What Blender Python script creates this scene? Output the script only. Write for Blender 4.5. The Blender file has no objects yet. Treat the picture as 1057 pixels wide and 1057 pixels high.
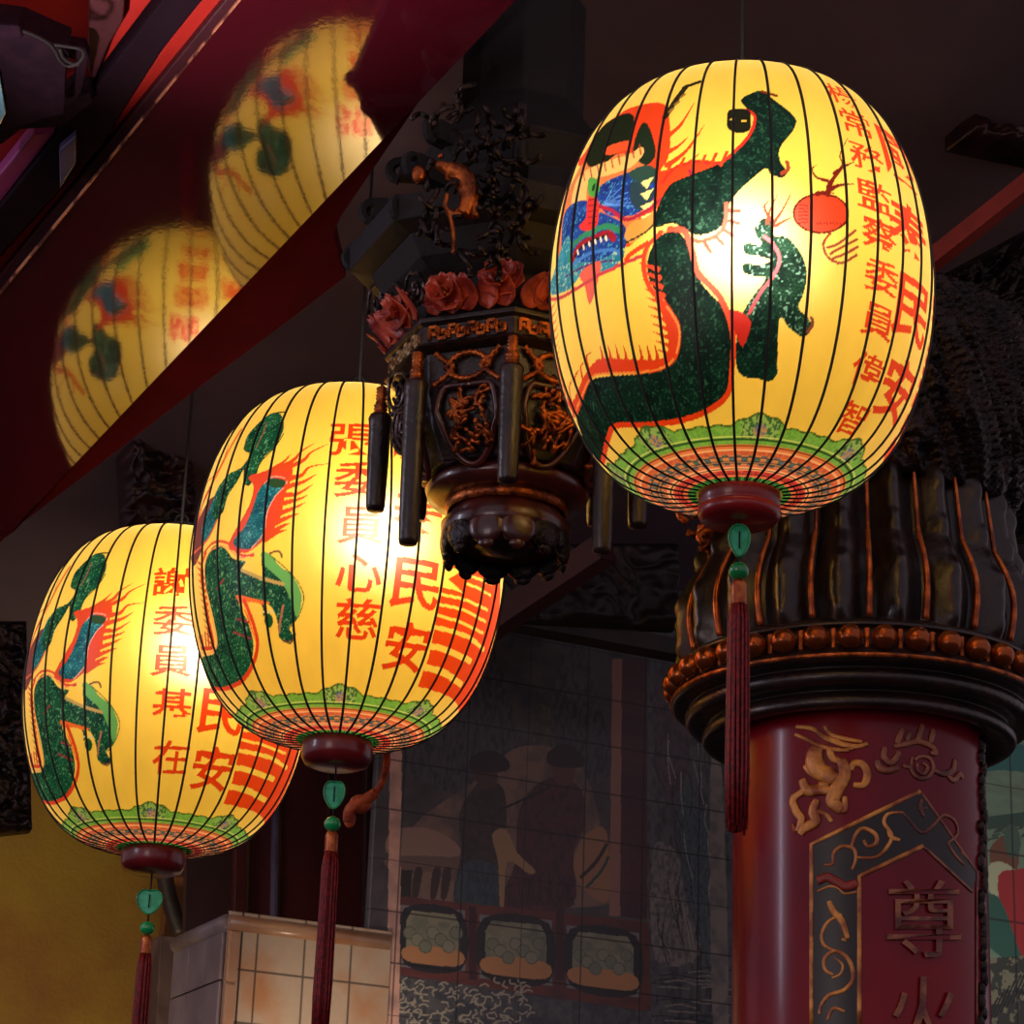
import bpy, bmesh, math, random
import numpy as np
from mathutils import Vector, Matrix
from mathutils.geometry import tessellate_polygon

# ------------------------------------------------------------------ camera
F = 2700.0; PIT = math.radians(20); ROL = math.radians(2.2); CXY = 528.5
FW = np.array([0, math.cos(PIT), math.sin(PIT)])
_u = np.array([0, -math.sin(PIT), math.cos(PIT)]); _r = np.array([1., 0, 0])
RI = math.cos(ROL)*_r + math.sin(ROL)*_u
UP = math.cos(ROL)*_u - math.sin(ROL)*_r
EYE = np.array([0, 0, 1.6])
def ray(x, y): return FW + RI*((x-CXY)/F) - UP*((y-CXY)/F)
def at(x, y, d): return EYE + ray(x, y)*d
def on_plane(x, y, p0, n):
    r = ray(x, y); return EYE + r*(np.dot(np.asarray(p0)-EYE, n)/np.dot(r, n))
sc = bpy.context.scene; COL = sc.collection
cam = bpy.data.cameras.new('camera'); cam.sensor_width = 36; cam.lens = F/1057*36; cam.clip_end = 100
co = bpy.data.objects.new('camera', cam); COL.objects.link(co)
co.matrix_world = Matrix(((RI[0], UP[0], -FW[0], EYE[0]), (RI[1], UP[1], -FW[1], EYE[1]), (RI[2], UP[2], -FW[2], EYE[2]), (0, 0, 0, 1)))
sc.camera = co
sc.view_settings.view_transform = 'Standard'; sc.view_settings.look = 'None'
sc.view_settings.exposure = 0; sc.view_settings.gamma = 1; sc.view_settings.use_curve_mapping = False
sc.cycles.max_bounces = 6; sc.cycles.diffuse_bounces = 3; sc.cycles.glossy_bounces = 3; sc.cycles.transmission_bounces = 4
sc.cycles.transparent_max_bounces = 4; sc.cycles.sample_clamp_indirect = 3.0; sc.cycles.sample_clamp_direct = 0
sc.cycles.use_denoising = True; sc.cycles.caustics_reflective = True; sc.cycles.caustics_refractive = False
# ------------------------------------------------------------------ world and lights
w = bpy.data.worlds.new('dusk'); sc.world = w; w.use_nodes = True
w.node_tree.nodes['Background'].inputs[0].default_value = (1.0, 0.80, 0.92, 1)
w.node_tree.nodes['Background'].inputs[1].default_value = 0.36
def lamp(name, kind, loc, power, color, target=None, size=.3, sizey=None, spot=None):
    l = bpy.data.lights.new(name, kind); l.energy = power; l.color = color
    if kind == 'AREA':
        l.size = size
        if sizey: l.shape = 'RECTANGLE'; l.size_y = sizey
    elif kind == 'SPOT': l.spot_size = spot or 1; l.spot_blend = .8; l.shadow_soft_size = size
    else: l.shadow_soft_size = size
    o = bpy.data.objects.new(name, l); COL.objects.link(o); o.location = Vector(loc)
    if target is not None: o.rotation_euler = (Vector(target)-Vector(loc)).to_track_quat('-Z', 'Y').to_euler()
    return o
LPOW = [7.6, 8.6, 8.2]
lamp('side_streak_light', 'AREA', (-3.0, 4.75, 3.75), 12, (.80, .78, 1), (.6, 5.0, 3.2), .12, 1.2)  # thin unseen light added at the left for the violet streak on the column
lamp('front_fill_light', 'AREA', (-2.6, .2, 3.0), 20, (1, .78, .74), (0, 6, 3), 1.6)  # unseen frontal fill, added to lift the pendants and dark carvings
lamp('roof_light', 'SPOT', tuple(at(-260, 640, 4.2)), 130, (1, .8, .85), tuple(at(60, 60, 4.6)), .06, spot=1.0)
lamp('wall_light', 'SPOT', tuple(at(60, 1500, 7.2)), 75, (1, .80, .45), tuple(at(60, 1050, 9.3)), .2, spot=2.0)
lamp('tile_light', 'SPOT', tuple(at(330, 1250, 6.6)), 26, (1, .76, .56), tuple(at(330, 1040, 8)), .15, spot=1.0)
lamp('mural_light', 'SPOT', tuple(at(1100, 1200, 6.6)), 14, (.9, 1, .85), tuple(at(1045, 900, 7.6)), .15, spot=.9)


# building directions (the hall is turned a little against the view)
E1 = np.array([.9, .436, 0]); E1 /= np.linalg.norm(E1); E2 = np.array([-E1[1], E1[0], 0]); EZ = np.array([0, 0, 1.])

# ------------------------------------------------------------------ helpers
def lin(c):
    return tuple(((v/255)/12.92 if v <= 10 else (((v/255)+.055)/1.055)**2.4) for v in c)
MATS = {}
def mat(name, color, rough=.5, metal=0., color2=None, scale=8., bump=0., bscale=40., coat=0., ior=1.5, spec=None, lo=.4, hi=.6, detail=4):
    if name in MATS: return MATS[name]
    m = bpy.data.materials.new(name); m.use_nodes = True; nt = m.node_tree; b = nt.nodes['Principled BSDF']
    c1 = lin(color); b.inputs['Base Color'].default_value = (*c1, 1)
    b.inputs['Roughness'].default_value = rough; b.inputs['Metallic'].default_value = metal; b.inputs['IOR'].default_value = ior
    b.inputs['Coat Weight'].default_value = coat; b.inputs['Coat Roughness'].default_value = .12
    tc = nt.nodes.new('ShaderNodeTexCoord')
    n = nt.nodes.new('ShaderNodeTexNoise'); n.inputs['Scale'].default_value = scale; n.inputs['Detail'].default_value = detail
    nt.links.new(tc.outputs['Object'], n.inputs['Vector'])
    c2 = lin(color2) if color2 else tuple(v*.75 for v in c1)
    mr = nt.nodes.new('ShaderNodeMapRange'); mr.inputs[1].default_value = lo; mr.inputs[2].default_value = hi
    nt.links.new(n.outputs[0], mr.inputs[0])
    mx = nt.nodes.new('ShaderNodeMix'); mx.data_type = 'RGBA'
    mx.inputs[6].default_value = (*c1, 1); mx.inputs[7].default_value = (*c2, 1)
    nt.links.new(mr.outputs[0], mx.inputs[0]); nt.links.new(mx.outputs[2], b.inputs['Base Color'])
    if bump:
        n2 = nt.nodes.new('ShaderNodeTexNoise'); n2.inputs['Scale'].default_value = bscale; n2.inputs['Detail'].default_value = 3
        nt.links.new(tc.outputs['Object'], n2.inputs['Vector'])
        bp = nt.nodes.new('ShaderNodeBump'); bp.inputs['Strength'].default_value = bump; bp.inputs['Distance'].default_value = .01
        nt.links.new(n2.outputs[0], bp.inputs['Height']); nt.links.new(bp.outputs[0], b.inputs['Normal'])
    MATS[name] = m; return m
def link(name, me, m=None, parent=None, smooth=True, loc=None):
    o = bpy.data.objects.new(name, me); COL.objects.link(o)
    if m is not None: me.materials.append(m)
    if smooth and len(me.polygons): me.polygons.foreach_set('use_smooth', [True]*len(me.polygons))
    if parent is not None: o.parent = parent
    if loc is not None: o.location = Vector(loc)
    return o
class MB:
    """collects shapes of ONE object, coordinates given in the world and stored relative to origin"""
    def __init__(s, origin=(0, 0, 0)): s.v = []; s.f = []; s.o = np.array(origin, float)
    def add(s, V, Fs):
        k = len(s.v); V = np.asarray(V, float) - s.o
        s.v += [tuple(p) for p in V]; s.f += [tuple(i+k for i in f) for f in Fs]; return s
    def box(s, c, sx, sy, sz, ax=None):
        ax = ax or (np.array([1., 0, 0]), np.array([0, 1., 0]), EZ); c = np.asarray(c, float)
        V = [c + ax[0]*sx/2*i + ax[1]*sy/2*j + ax[2]*sz/2*k for i in (-1, 1) for j in (-1, 1) for k in (-1, 1)]
        return s.add(V, [(0, 1, 3, 2), (4, 6, 7, 5), (0, 4, 5, 1), (2, 3, 7, 6), (0, 2, 6, 4), (1, 5, 7, 3)])
    def tube(s, pts, rad, n=8, flat=None, caps=True, fl=.6):
        pts = [np.asarray(p, float) for p in pts]; m = len(pts)
        if np.isscalar(rad): rad = [rad]*m
        V = []; prev = None
        for i, p in enumerate(pts):
            t = pts[min(i+1, m-1)] - pts[max(i-1, 0)]; t = t/(np.linalg.norm(t)+1e-12)
            if flat is not None: a = np.asarray(flat[i] if np.ndim(flat) > 1 else flat, float)
            else:
                a = prev if prev is not None else np.array([.31, .52, .79])
            b = np.cross(t, a); b /= (np.linalg.norm(b)+1e-12); a = np.cross(b, t); prev = a
            for k in range(n):
                q = 2*math.pi*k/n; V.append(p + rad[i]*(math.cos(q)*b + math.sin(q)*a*(fl if flat is not None else 1)))
        Fs = [(i*n+k, i*n+(k+1) % n, (i+1)*n+(k+1) % n, (i+1)*n+k) for i in range(m-1) for k in range(n)]
        if caps: Fs += [tuple(range(n))[::-1], tuple((m-1)*n+k for k in range(n))]
        return s.add(V, Fs)
    def lathe(s, c, prof, n=48, a0=0, a1=2*math.pi, axis=EZ):
        c = np.asarray(c, float); full = abs(a1-a0-2*math.pi) < 1e-6; N = n if full else n+1
        V = [(c[0]+r*math.cos(a0+(a1-a0)*k/n), c[1]+r*math.sin(a0+(a1-a0)*k/n), c[2]+z) for r, z in prof for k in range(N)]
        Fs = [(i*N+k, i*N+(k+1) % N, (i+1)*N+(k+1) % N, (i+1)*N+k) for i in range(len(prof)-1) for k in range(N if full else n)]
        return s.add(V, Fs)
    def ball(s, c, r, n=10, m=7, ax=None):
        c = np.asarray(c, float); r = np.array([r]*3 if np.isscalar(r) else r)
        R = np.array(ax) if ax is not None else np.eye(3)
        V = [c + (np.array([math.sin(a)*math.cos(b), math.sin(a)*math.sin(b), math.cos(a)])*r) @ R for a in [math.pi*i/m for i in range(m+1)] for b in [2*math.pi*k/n for k in range(n)]]
        Fs = [(i*n+k, (i+1)*n+k, (i+1)*n+(k+1) % n, i*n+(k+1) % n) for i in range(m) for k in range(n)]
        return s.add(V, Fs)
    def prism(s, poly, d):
        """planar polygon (world points) pushed along vector d"""
        n = len(poly); P = [np.asarray(p, float) for p in poly]; d = np.asarray(d, float)
        tri = tessellate_polygon([[Vector(p) for p in P]])
        V = P + [p+d for p in P]
        Fs = [tuple(t) for t in tri] + [tuple(i+n for i in t)[::-1] for t in tri] + [(i, (i+1) % n, (i+1) % n+n, i+n) for i in range(n)]
        return s.add(V, Fs)
    def build(s, name, m, parent=None, smooth=False, bevel=0, loc=True):
        me = bpy.data.meshes.new(name); me.from_pydata(s.v, [], s.f); me.validate()
        bm = bmesh.new(); bm.from_mesh(me); bmesh.ops.recalc_face_normals(bm, faces=bm.faces); bm.to_mesh(me); bm.free()
        o = link(name, me, m, parent, smooth)
        if parent is None: o.location = Vector(s.o)
        elif loc: o.location = Vector(s.o) - WORG(parent)
        if bevel:
            b = o.modifiers.new('bevel', 'BEVEL'); b.width = bevel; b.segments = 2; b.limit_method = 'ANGLE'
        return o
def WORG(p):
    v = Vector((0, 0, 0))
    while p is not None: v = v + Vector(p.location); p = p.parent
    return v
def tag(o, label, cat, group=None, kind=None):
    o['label'] = label; o['category'] = cat
    if group: o['group'] = group
    if kind: o['kind'] = kind
    return o
def struct(o): o['kind'] = 'structure'; return o
def thing(name, loc, label, cat, group=None):
    e = bpy.data.objects.new(name, None); e.empty_display_size = .05; COL.objects.link(e); e.location = Vector(loc)
    return tag(e, label, cat, group)
def smoothpath(P, k=6, closed=False):
    P = [np.asarray(p, float) for p in P]; n = len(P); out = []
    if n < 3: return P
    rng = range(n if closed else n-1)
    for i in rng:
        if closed: a, b, c, d = P[(i-1) % n], P[i], P[(i+1) % n], P[(i+2) % n]
        else: a, b, c, d = P[max(i-1, 0)], P[i], P[i+1], P[min(i+2, n-1)]
        for j in range(k):
            t = j/k; out.append(.5*((2*b)+(c-a)*t+(2*a-5*b+4*c-d)*t*t+(3*b-a-3*c+d)*t**3))
    if not closed: out.append(P[-1])
    return out
_GL = {}
def glyph(ch, bold=.02):
    """triangles of one character in a unit box centred on 0"""
    if (ch, bold) in _GL: return _GL[ch, bold]
    cu = bpy.data.curves.new('g', 'FONT'); cu.body = ch; cu.size = 1; cu.offset = bold; cu.resolution_u = 3
    ob = bpy.data.objects.new('g', cu); COL.objects.link(ob)
    dg = bpy.context.evaluated_depsgraph_get(); dg.update()
    ev = ob.evaluated_get(dg); me = ev.to_mesh(); me.calc_loop_triangles()
    V = np.array([v.co[:2] for v in me.vertices]); T = np.array([t.vertices[:] for t in me.loop_triangles])
    ev.to_mesh_clear(); bpy.data.objects.remove(ob); bpy.data.curves.remove(cu)
    if len(V):
        lo, hi = V.min(0), V.max(0); V = (V-(lo+hi)/2)/max(hi-lo)
    _GL[ch, bold] = (V, T); return V, T
rnd = random.Random(7)

# ------------------------------------------------------------------ painting on surfaces (colour kept per vertex)
def vnoise(x, y, seed=0):
    xi = np.floor(x).astype(int); yi = np.floor(y).astype(int); fx = x-xi; fy = y-yi
    fx = fx*fx*(3-2*fx); fy = fy*fy*(3-2*fy)
    def h(a, b):
        q = (a*374761393 + b*668265263 + seed*974711) & 0x7fffffff; q = ((q ^ (q >> 13))*1274126177) & 0x7fffffff
        return ((q ^ (q >> 16)) & 0xffff)/65535.
    return (h(xi, yi)*(1-fx)+h(xi+1, yi)*fx)*(1-fy)+(h(xi, yi+1)*(1-fx)+h(xi+1, yi+1)*fx)*fy
def fbm(x, y, seed=0, o=4):
    return sum(vnoise(x*2**k, y*2**k, seed+k)/2**(k+1) for k in range(o))/(1-2**-o)
class Canvas:
    def __init__(s, mx, my, base):
        s.mx = mx; s.my = my; s.c = np.zeros((len(my), len(mx), 3)); s.c[:] = lin(base); s.clip = None
    def _sub(s, lo, hi):
        a, b = np.searchsorted(s.mx, [lo[0], hi[0]]); c, d = np.searchsorted(s.my, [lo[1], hi[1]])
        return slice(max(a-1, 0), b+1), slice(max(c-1, 0), d+1)
    def _put(s, sx, sy, m, col):
        t = s.c[sy, sx]
        if callable(col):
            X, Y = np.meshgrid(s.mx[sx], s.my[sy]); cc = col(X, Y); t[m] = cc[m]
        else: t[m] = lin(col)
    def poly(s, P, col):
        P = np.asarray(P, float); sx, sy = s._sub(P.min(0), P.max(0)); X, Y = np.meshgrid(s.mx[sx], s.my[sy])
        if X.size == 0: return
        m = np.zeros(X.shape, bool); n = len(P)
        for i in range(n):
            (x1, y1), (x2, y2) = P[i], P[(i+1) % n]
            if y1 == y2: continue
            m ^= ((Y < y1) != (Y < y2)) & (X < (x2-x1)*(Y-y1)/(y2-y1)+x1)
        s._put(sx, sy, m, col)
    def stroke(s, P, wd, col, taper=False):
        P = np.asarray(P, float); n = len(P)
        for i in range(n-1):
            a, b = P[i], P[i+1]; w0 = wd/2*((1-i/(n-1)) if taper else 1)+1e-4
            lo = np.minimum(a, b)-w0; hi = np.maximum(a, b)+w0; sx, sy = s._sub(lo, hi)
            X, Y = np.meshgrid(s.mx[sx], s.my[sy])
            if X.size == 0: continue
            d = b-a; L = d@d+1e-12; t = np.clip(((X-a[0])*d[0]+(Y-a[1])*d[1])/L, 0, 1)
            m = (X-a[0]-t*d[0])**2+(Y-a[1]-t*d[1])**2 < w0*w0
            s._put(sx, sy, m, col)
    def ell(s, c, rx, ry, col):
        s.poly([(c[0]+rx*math.cos(q), c[1]+ry*math.sin(q)) for q in np.linspace(0, 2*math.pi, 28)[:-1]], col)
    def tris(s, V, T, col):
        for t in T:
            s.poly(V[t], col)
    def char(s, ch, c, wx, hy, col, bold=.03, shear=0., rot=0.):
        V, T = glyph(ch, bold)
        if not len(V): return
        x, y = V[:, 0]*wx, V[:, 1]*hy; y = y+shear*x; x, y = x*math.cos(rot)-y*math.sin(rot), x*math.sin(rot)+y*math.cos(rot)
        s.tris(np.stack([c[0]+x, c[1]+y], -1), T, col)
def grid_mesh(name, V, nx, ny, wrap, colors=None):
    """V (ny*nx,3) row-major -> mesh with colour attribute 'paint'"""
    me = bpy.data.meshes.new(name); me.vertices.add(nx*ny); me.vertices.foreach_set('co', V.astype(np.float32).ravel())
    i = np.arange(ny-1)[:, None]; k = np.arange(nx if wrap else nx-1)[None, :]; k2 = (k+1) % nx
    q = np.stack([i*nx+k, i*nx+k2, (i+1)*nx+k2, (i+1)*nx+k], -1).reshape(-1, 4).astype(np.int32); n = len(q)
    me.loops.add(n*4); me.loops.foreach_set('vertex_index', q.ravel()); me.polygons.add(n)
    me.polygons.foreach_set('loop_start', np.arange(0, n*4, 4, dtype=np.int32))
    me.polygons.foreach_set('use_smooth', np.ones(n, bool))
    if colors is not None:
        at_ = me.color_attributes.new('paint', 'FLOAT_COLOR', 'POINT')
        at_.data.foreach_set('color', np.concatenate([colors.reshape(-1, 3), np.ones((nx*ny, 1))], 1).astype(np.float32).ravel())
    me.update(calc_edges=True); return me
def painted(name, rough=.5, coat=0.):
    m = bpy.data.materials.new(name); m.use_nodes = True; nt = m.node_tree; b = nt.nodes['Principled BSDF']
    a = nt.nodes.new('ShaderNodeVertexColor'); a.layer_name = 'paint'; nt.links.new(a.outputs[0], b.inputs['Base Color'])
    b.inputs['Roughness'].default_value = rough; b.inputs['Coat Weight'].default_value = coat
    n2 = nt.nodes.new('ShaderNodeTexNoise'); n2.inputs['Scale'].default_value = 60
    bp = nt.nodes.new('ShaderNodeBump'); bp.inputs['Strength'].default_value = .15; bp.inputs['Distance'].default_value = .005
    nt.links.new(n2.outputs[0], bp.inputs['Height']); nt.links.new(bp.outputs[0], b.inputs['Normal'])
    return m
# ------------------------------------------------------------------ paper lanterns
def pz(s): return np.where(s > 0, .385*s, .406*s)
def pr(s):
    s = np.clip(s, -1, 1); a = np.abs(s)
    return .35*np.where(s > 0, np.maximum(0, 1-a**1.8)**(1/4.), np.maximum(0, 1-a**1.86)**(1/3.6))
_s = np.sin(np.linspace(-1, 1, 4001)*math.pi/2); _ok = pr(_s) >= .076; _s = _s[_ok]
_arc = np.concatenate([[0], np.cumsum(np.hypot(np.diff(pz(_s)), np.diff(pr(_s))))]); _arc -= np.interp(0, _s, _arc)
def s2a(s): return np.interp(s, _s, _arc)
def a2s(a): return np.interp(a, _arc, _s)
class Lan:
    def __init__(s, C): s.C = np.asarray(C, float); s.D = np.linalg.norm(s.C-EYE)
    def hit(s, x, y):
        d0 = s.D-.55; o = EYE-s.C; t = np.linspace(d0, d0+1.1, 1400)
        cx, cy = s.ctr()
        for k in range(60):
            r = ray(x, y); r = r/np.linalg.norm(r); p = o+np.outer(t, r)
            z = p[:, 2]; ss = np.where(z > 0, z/.385, z/.406); R = np.where(np.abs(ss) > 1, -1, pr(ss))
            i = np.nonzero(np.hypot(p[:, 0], p[:, 1]) < R)[0]
            if len(i): q = p[i[0]]; return math.atan2(q[0], -q[1])*.35, float(s2a(ss[i[0]]))
            x += (cx-x)*.01; y += (cy-y)*.01
        return 0., 0.
    def ctr(s):
        d = s.C-EYE; z = d@FW; return CXY+F*(d@RI)/z, CXY-F*(d@UP)/z
    def map(s, P, K=(0, 0, 1)): return [s.hit(K[0]+x/K[2], K[1]+y/K[2]) for x, y in P]
LA = [Lan(at(764.6, 298, 4.8)), Lan(at(359.5, 584, 5.85)), Lan(at(173, 711, 6.47))]
K1 = (540, 30, 2.349); K7 = (180, 380, 2.936); K9 = (330, 560, 5.285)
YEL = (252, 210, 76); RED = (226, 62, 14); BLK = (20, 30, 16)
def px(L, n): return n*L.D/F            # photo pixels -> metres on the equator
def scales(c1, c2, sz=.011, c3=None):
    a = np.array(lin(c1)); b = np.array(lin(c2))
    def f(X, Y):
        j = np.floor(Y/sz*1.5); u = (X/sz+.5*(j % 2)) % 1-.5; v = (Y/sz*1.5) % 1
        e = (np.abs(np.hypot(u*1.1, v-.1)-.5) < .13)
        n = fbm(X/.02, Y/.02, 5); n2 = fbm(X/.004, Y/.004, 9, 2)
        t = np.where(e, .12, .65)*np.clip((n-.25)*2.2, 0, 1)+np.clip(n2-.55, 0, 1)*.9
        t = np.clip(t, 0, 1)[..., None]; out = a*(1-t)+b*t
        if c3 is not None:
            g = (np.clip((n2-.66)*6, 0, 1))[..., None]; out = out*(1-g)+np.array(lin(c3))*g
        return out
    return f
GRD = scales((6, 22, 18), (14, 54, 38), c3=(40, 90, 66)); GRM = scales((3, 46, 36), (22, 118, 78), c3=(110, 175, 120)); TEA = scales((2, 66, 84), (20, 136, 150), c3=(90, 170, 170))
BLU = scales((18, 44, 120), (40, 90, 190), .008, (70, 170, 200)); TBL = scales((20, 110, 140), (50, 170, 190), .008, (200, 220, 160))
def canvas(): 
    th = np.concatenate([np.linspace(-180, -102, 90)[:-1], np.linspace(-102, 102, 790), np.linspace(102, 180, 90)[1:-1]])
    a = np.concatenate([np.linspace(_arc[0], _arc[0]+.06, 46)[:-1], np.linspace(_arc[0]+.06, _arc[-1], 450)])
    return th, a, Canvas(np.radians(th)*.35, a, YEL)
def base_pattern(c, ph):
    X, Y = np.meshgrid(c.mx, c.my); S = a2s(Y); r = pr(S); TH = X/.35
    bot = S < -.6; lob = np.abs(((TH*7/(2*math.pi)+ph) % 1)-.5)*2      # 0 at a flower
    out = c.c
    edge = .222+.018*np.clip(1-lob*2.2, 0, 1)**.6+.0015*np.sin(TH*42)
    def put(m, col, var=None):
        cc = np.array(lin(col)); 
        if var is not None:
            n = (fbm(TH*60, r*260, 3, 3) > .52)[..., None]; cc = np.where(n, np.array(lin(var)), cc)
            out[m] = cc[m]
        else: out[m] = cc
    put(bot & (r < edge+.003), (70, 100, 30)); put(bot & (r < edge), (128, 190, 70), (110, 175, 60))
    fl = bot & (r < edge) & (r > .198) & (lob < .34); put(fl, (150, 190, 90), (60, 110, 60))
    rr = np.abs(lob*.5*2*math.pi/7*.22); dd = np.hypot(rr, r-.215); put(bot & (dd < .012), (200, 150, 90), (90, 120, 150))
    put(bot & (np.abs(r-.199) < .0015), (40, 90, 30)); put(bot & (np.abs(r-.205) < .001), (230, 230, 120))
    put(bot & (r < .19), (238, 128, 60)); put(bot & (r < .1785), (250, 190, 130))
    put(bot & (r < .175), (232, 110, 50), (205, 90, 50)); 
    lat = ((np.floor(TH*14)+np.floor(r/.012)) % 2 == 0)
    put(bot & (r < .163) & (r > .134), (60, 110, 90), (90, 110, 130)); put(bot & (r < .163) & (r > .134) & lat, (220, 140, 70))
    put(bot & (r < .134), (236, 110, 60)); put(bot & (r < .128) & (r > .118), (250, 190, 120)); put(bot & (r < .115) & (r > .1), (190, 30, 40), (230, 90, 60))
    for q in (.185, .157, .148, .14, .122, .108, .102): put(bot & (np.abs(r-q) < .0011), (90, 30, 20))
    put(bot & (r < .092), (30, 120, 40), (80, 170, 60)); put(bot & (r < .092) & ((TH*60/(2*math.pi)) % 1 < .4), (20, 70, 30))
    top = (S > .6) & (r < .15); put(top, (120, 130, 40), (190, 60, 30)); put((S > .6) & (r < .153) & (r > .148), (40, 60, 20))
    # cloth weave and thin wrinkles
    n = fbm(TH*9, Y*14, 21)[..., None]; out *= (.93+.14*n)
def column_text(c, L, chars, cen, wx, hy, col, K=(0, 0, 1), bold=.03, dx=0):
    for ch, (x, y) in zip(chars, cen):
        m = L.hit(K[0]+x/K[2], K[1]+y/K[2]); c.char(ch, (m[0]+dx, m[1]), wx, hy, col, bold, shear=.06*(1 if (x+y) % 2 < 1 else .6))
def dragon_front(c, L):
    k = 1/2.349; pw = lambda n: px(L, n*k); M = lambda P: L.map(P, K1)
    def PO(P, col, sm=True): c.poly(L.map(smoothpath(P, 4, True) if sm else P, K1), col)
    def ST(P, wd, col, taper=False): c.stroke(M(smoothpath(P, 5)), pw(wd), col, taper)
    # mane and head
    PO([(225, 212), (270, 188), (342, 182), (357, 250), (352, 312), (335, 345), (400, 322), (450, 318), (490, 332), (420, 362), (360, 395), (330, 440), (300, 480), (252, 530), (240, 480), (300, 410), (290, 350), (200, 340), (132, 330), (150, 300), (190, 240)], RED)
    PO([(95, 440), (130, 350), (160, 320), (270, 300), (300, 330), (310, 400), (255, 500), (215, 560), (150, 600), (85, 560)], (214, 120, 60))
    PO([(158, 300), (190, 240), (240, 207), (268, 212), (262, 272), (230, 300), (190, 330), (158, 332)], (26, 34, 20))
    PO([(268, 280), (288, 230), (306, 238), (322, 300), (300, 330), (272, 312)], (26, 40, 24))
    PO([(205, 285), (255, 270), (262, 285), (215, 305), (195, 300)], (225, 80, 30))
    ST([(345, 212), (368, 176), (395, 140)], 18, (40, 34, 16)); ST([(390, 142), (428, 128)], 13, (40, 34, 16))
    for q in (.2, .45, .7): ST([(345+55*q, 214-70*q), (352+55*q, 208-70*q)], 9, (150, 110, 50))
    PO([(120, 400), (140, 352), (200, 322), (262, 302), (285, 285), (292, 302), (262, 335), (215, 352), (160, 372), (150, 430), (120, 440)], (242, 190, 100))
    for i in range(9): ST([(150+i*17, 368-i*8), (146+i*17, 345-i*8)], 4, (170, 60, 30))
    PO([(180, 388), (240, 352), (318, 340), (322, 395), (300, 430), (262, 452), (210, 452), (186, 425)], BLU)
    for i in range(6): ST([(195, 428), (225+i*14, 372+i*12)], 2.5, (90, 150, 230))
    PO([(255, 350), (300, 330), (325, 345), (318, 372), (280, 372)], (40, 70, 60)); PO([(262, 372), (300, 380), (318, 400), (290, 440), (262, 420)], (36, 60, 70))
    for y0 in (372, 400, 430, 456): PO([(285, y0), (318, y0-14), (300, y0+16)], (240, 230, 140), False)
    PO([(96, 470), (112, 430), (150, 415), (180, 440), (215, 455), (248, 480), (246, 535), (205, 562), (150, 580), (118, 600), (95, 560)], BLU)
    PO([(72, 600), (90, 540), (110, 500), (130, 560), (190, 560), (240, 530), (240, 560), (190, 590), (140, 600), (112, 632), (60, 645)], TBL)
    ST([(112, 560), (125, 520), (165, 492), (205, 478), (235, 490)], 15, (40, 130, 90)); ST([(122, 556), (135, 528), (170, 508), (205, 496), (220, 508)], 17, (150, 24, 40))
    ST([(125, 552), (140, 530), (172, 512), (204, 500)], 6, (30, 20, 20))
    for i, (x, y) in enumerate([(132, 538), (146, 526), (160, 518), (174, 512), (188, 507), (200, 504)]): ST([(x, y), (x+2, y+7)], 6, (250, 235, 200))
    ST([(120, 572), (160, 545), (215, 535), (235, 545)], 8, (60, 120, 200)); ST([(105, 600), (150, 575), (215, 560)], 5, (90, 40, 110))
    PO([(165, 395), (182, 415), (184, 455), (176, 480), (150, 490), (136, 478), (152, 458), (155, 425)], (222, 44, 40))
    for i in range(5): ST([(158, 415+i*14), (180, 412+i*14)], 2.5, (110, 20, 30))
    PO([(160, 362), (180, 365), (186, 390), (172, 408), (158, 398)], (70, 160, 60)); c.ell(M([(171, 384)])[0], pw(7), pw(10), (20, 60, 30))
    ST([(186, 430), (215, 440), (250, 462), (300, 440), (345, 408), (400, 402)], 9, (170, 30, 60)); ST([(400, 402), (410, 370), (402, 340)], 6, (150, 30, 70))
    PO([(138, 592), (186, 562), (182, 610), (162, 668), (150, 625)], (224, 90, 70))
    ST([(62, 655), (95, 650), (160, 610), (230, 575), (300, 545)], 9, (200, 60, 70))
    PO([(246, 500), (262, 470), (300, 455), (338, 425), (345, 440), (300, 490), (262, 520)], (240, 150, 60)); ST([(250, 518), (300, 490), (345, 440)], 5, (40, 60, 30))
    for a_, b_, d_, e_ in ((350, 330, 440, 232), (352, 348, 430, 300), (345, 300, 400, 262), (350, 260, 415, 178)):
        ST([(a_, b_), (a_+(d_-a_)*.5, b_+(e_-b_)*.35), (d_, e_)], 16, RED, True)
    # bodies
    PO([(528, 172), (560, 153), (585, 150), (600, 165), (658, 213), (655, 245), (622, 290), (625, 325), (640, 345), (628, 360), (600, 352), (588, 338), (545, 372), (515, 402), (500, 425), (488, 465), (468, 488), (430, 500), (400, 492), (362, 470), (330, 480), (315, 470), (350, 385), (400, 357), (480, 325), (525, 290), (552, 255), (562, 215), (546, 196)], GRD)
    ST([(338, 372), (370, 335), (420, 322), (475, 325), (520, 290), (550, 255), (562, 215), (545, 198), (525, 198)], 8, (200, 40, 30))
    for x0 in range(350, 500, 26): ST([(x0, 345-(x0-350)*.12), (x0+14, 318-(x0-350)*.15)], 7, RED, True)
    PO([(495, 208), (505, 195), (545, 196), (552, 215), (548, 246), (520, 252), (496, 240)], (24, 26, 12)); c.ell(M([(507, 219)])[0], pw(6), pw(4), (230, 190, 60)); c.ell(M([(535, 223)])[0], pw(7), pw(4), (230, 190, 60))
    ST([(580, 152), (614, 162)], 9, (120, 40, 10)); ST([(627, 350), (642, 340), (640, 322)], 9, (150, 60, 30))
    ST([(492, 425), (490, 470), (470, 500), (430, 515), (405, 508)], 10, RED)
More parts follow.
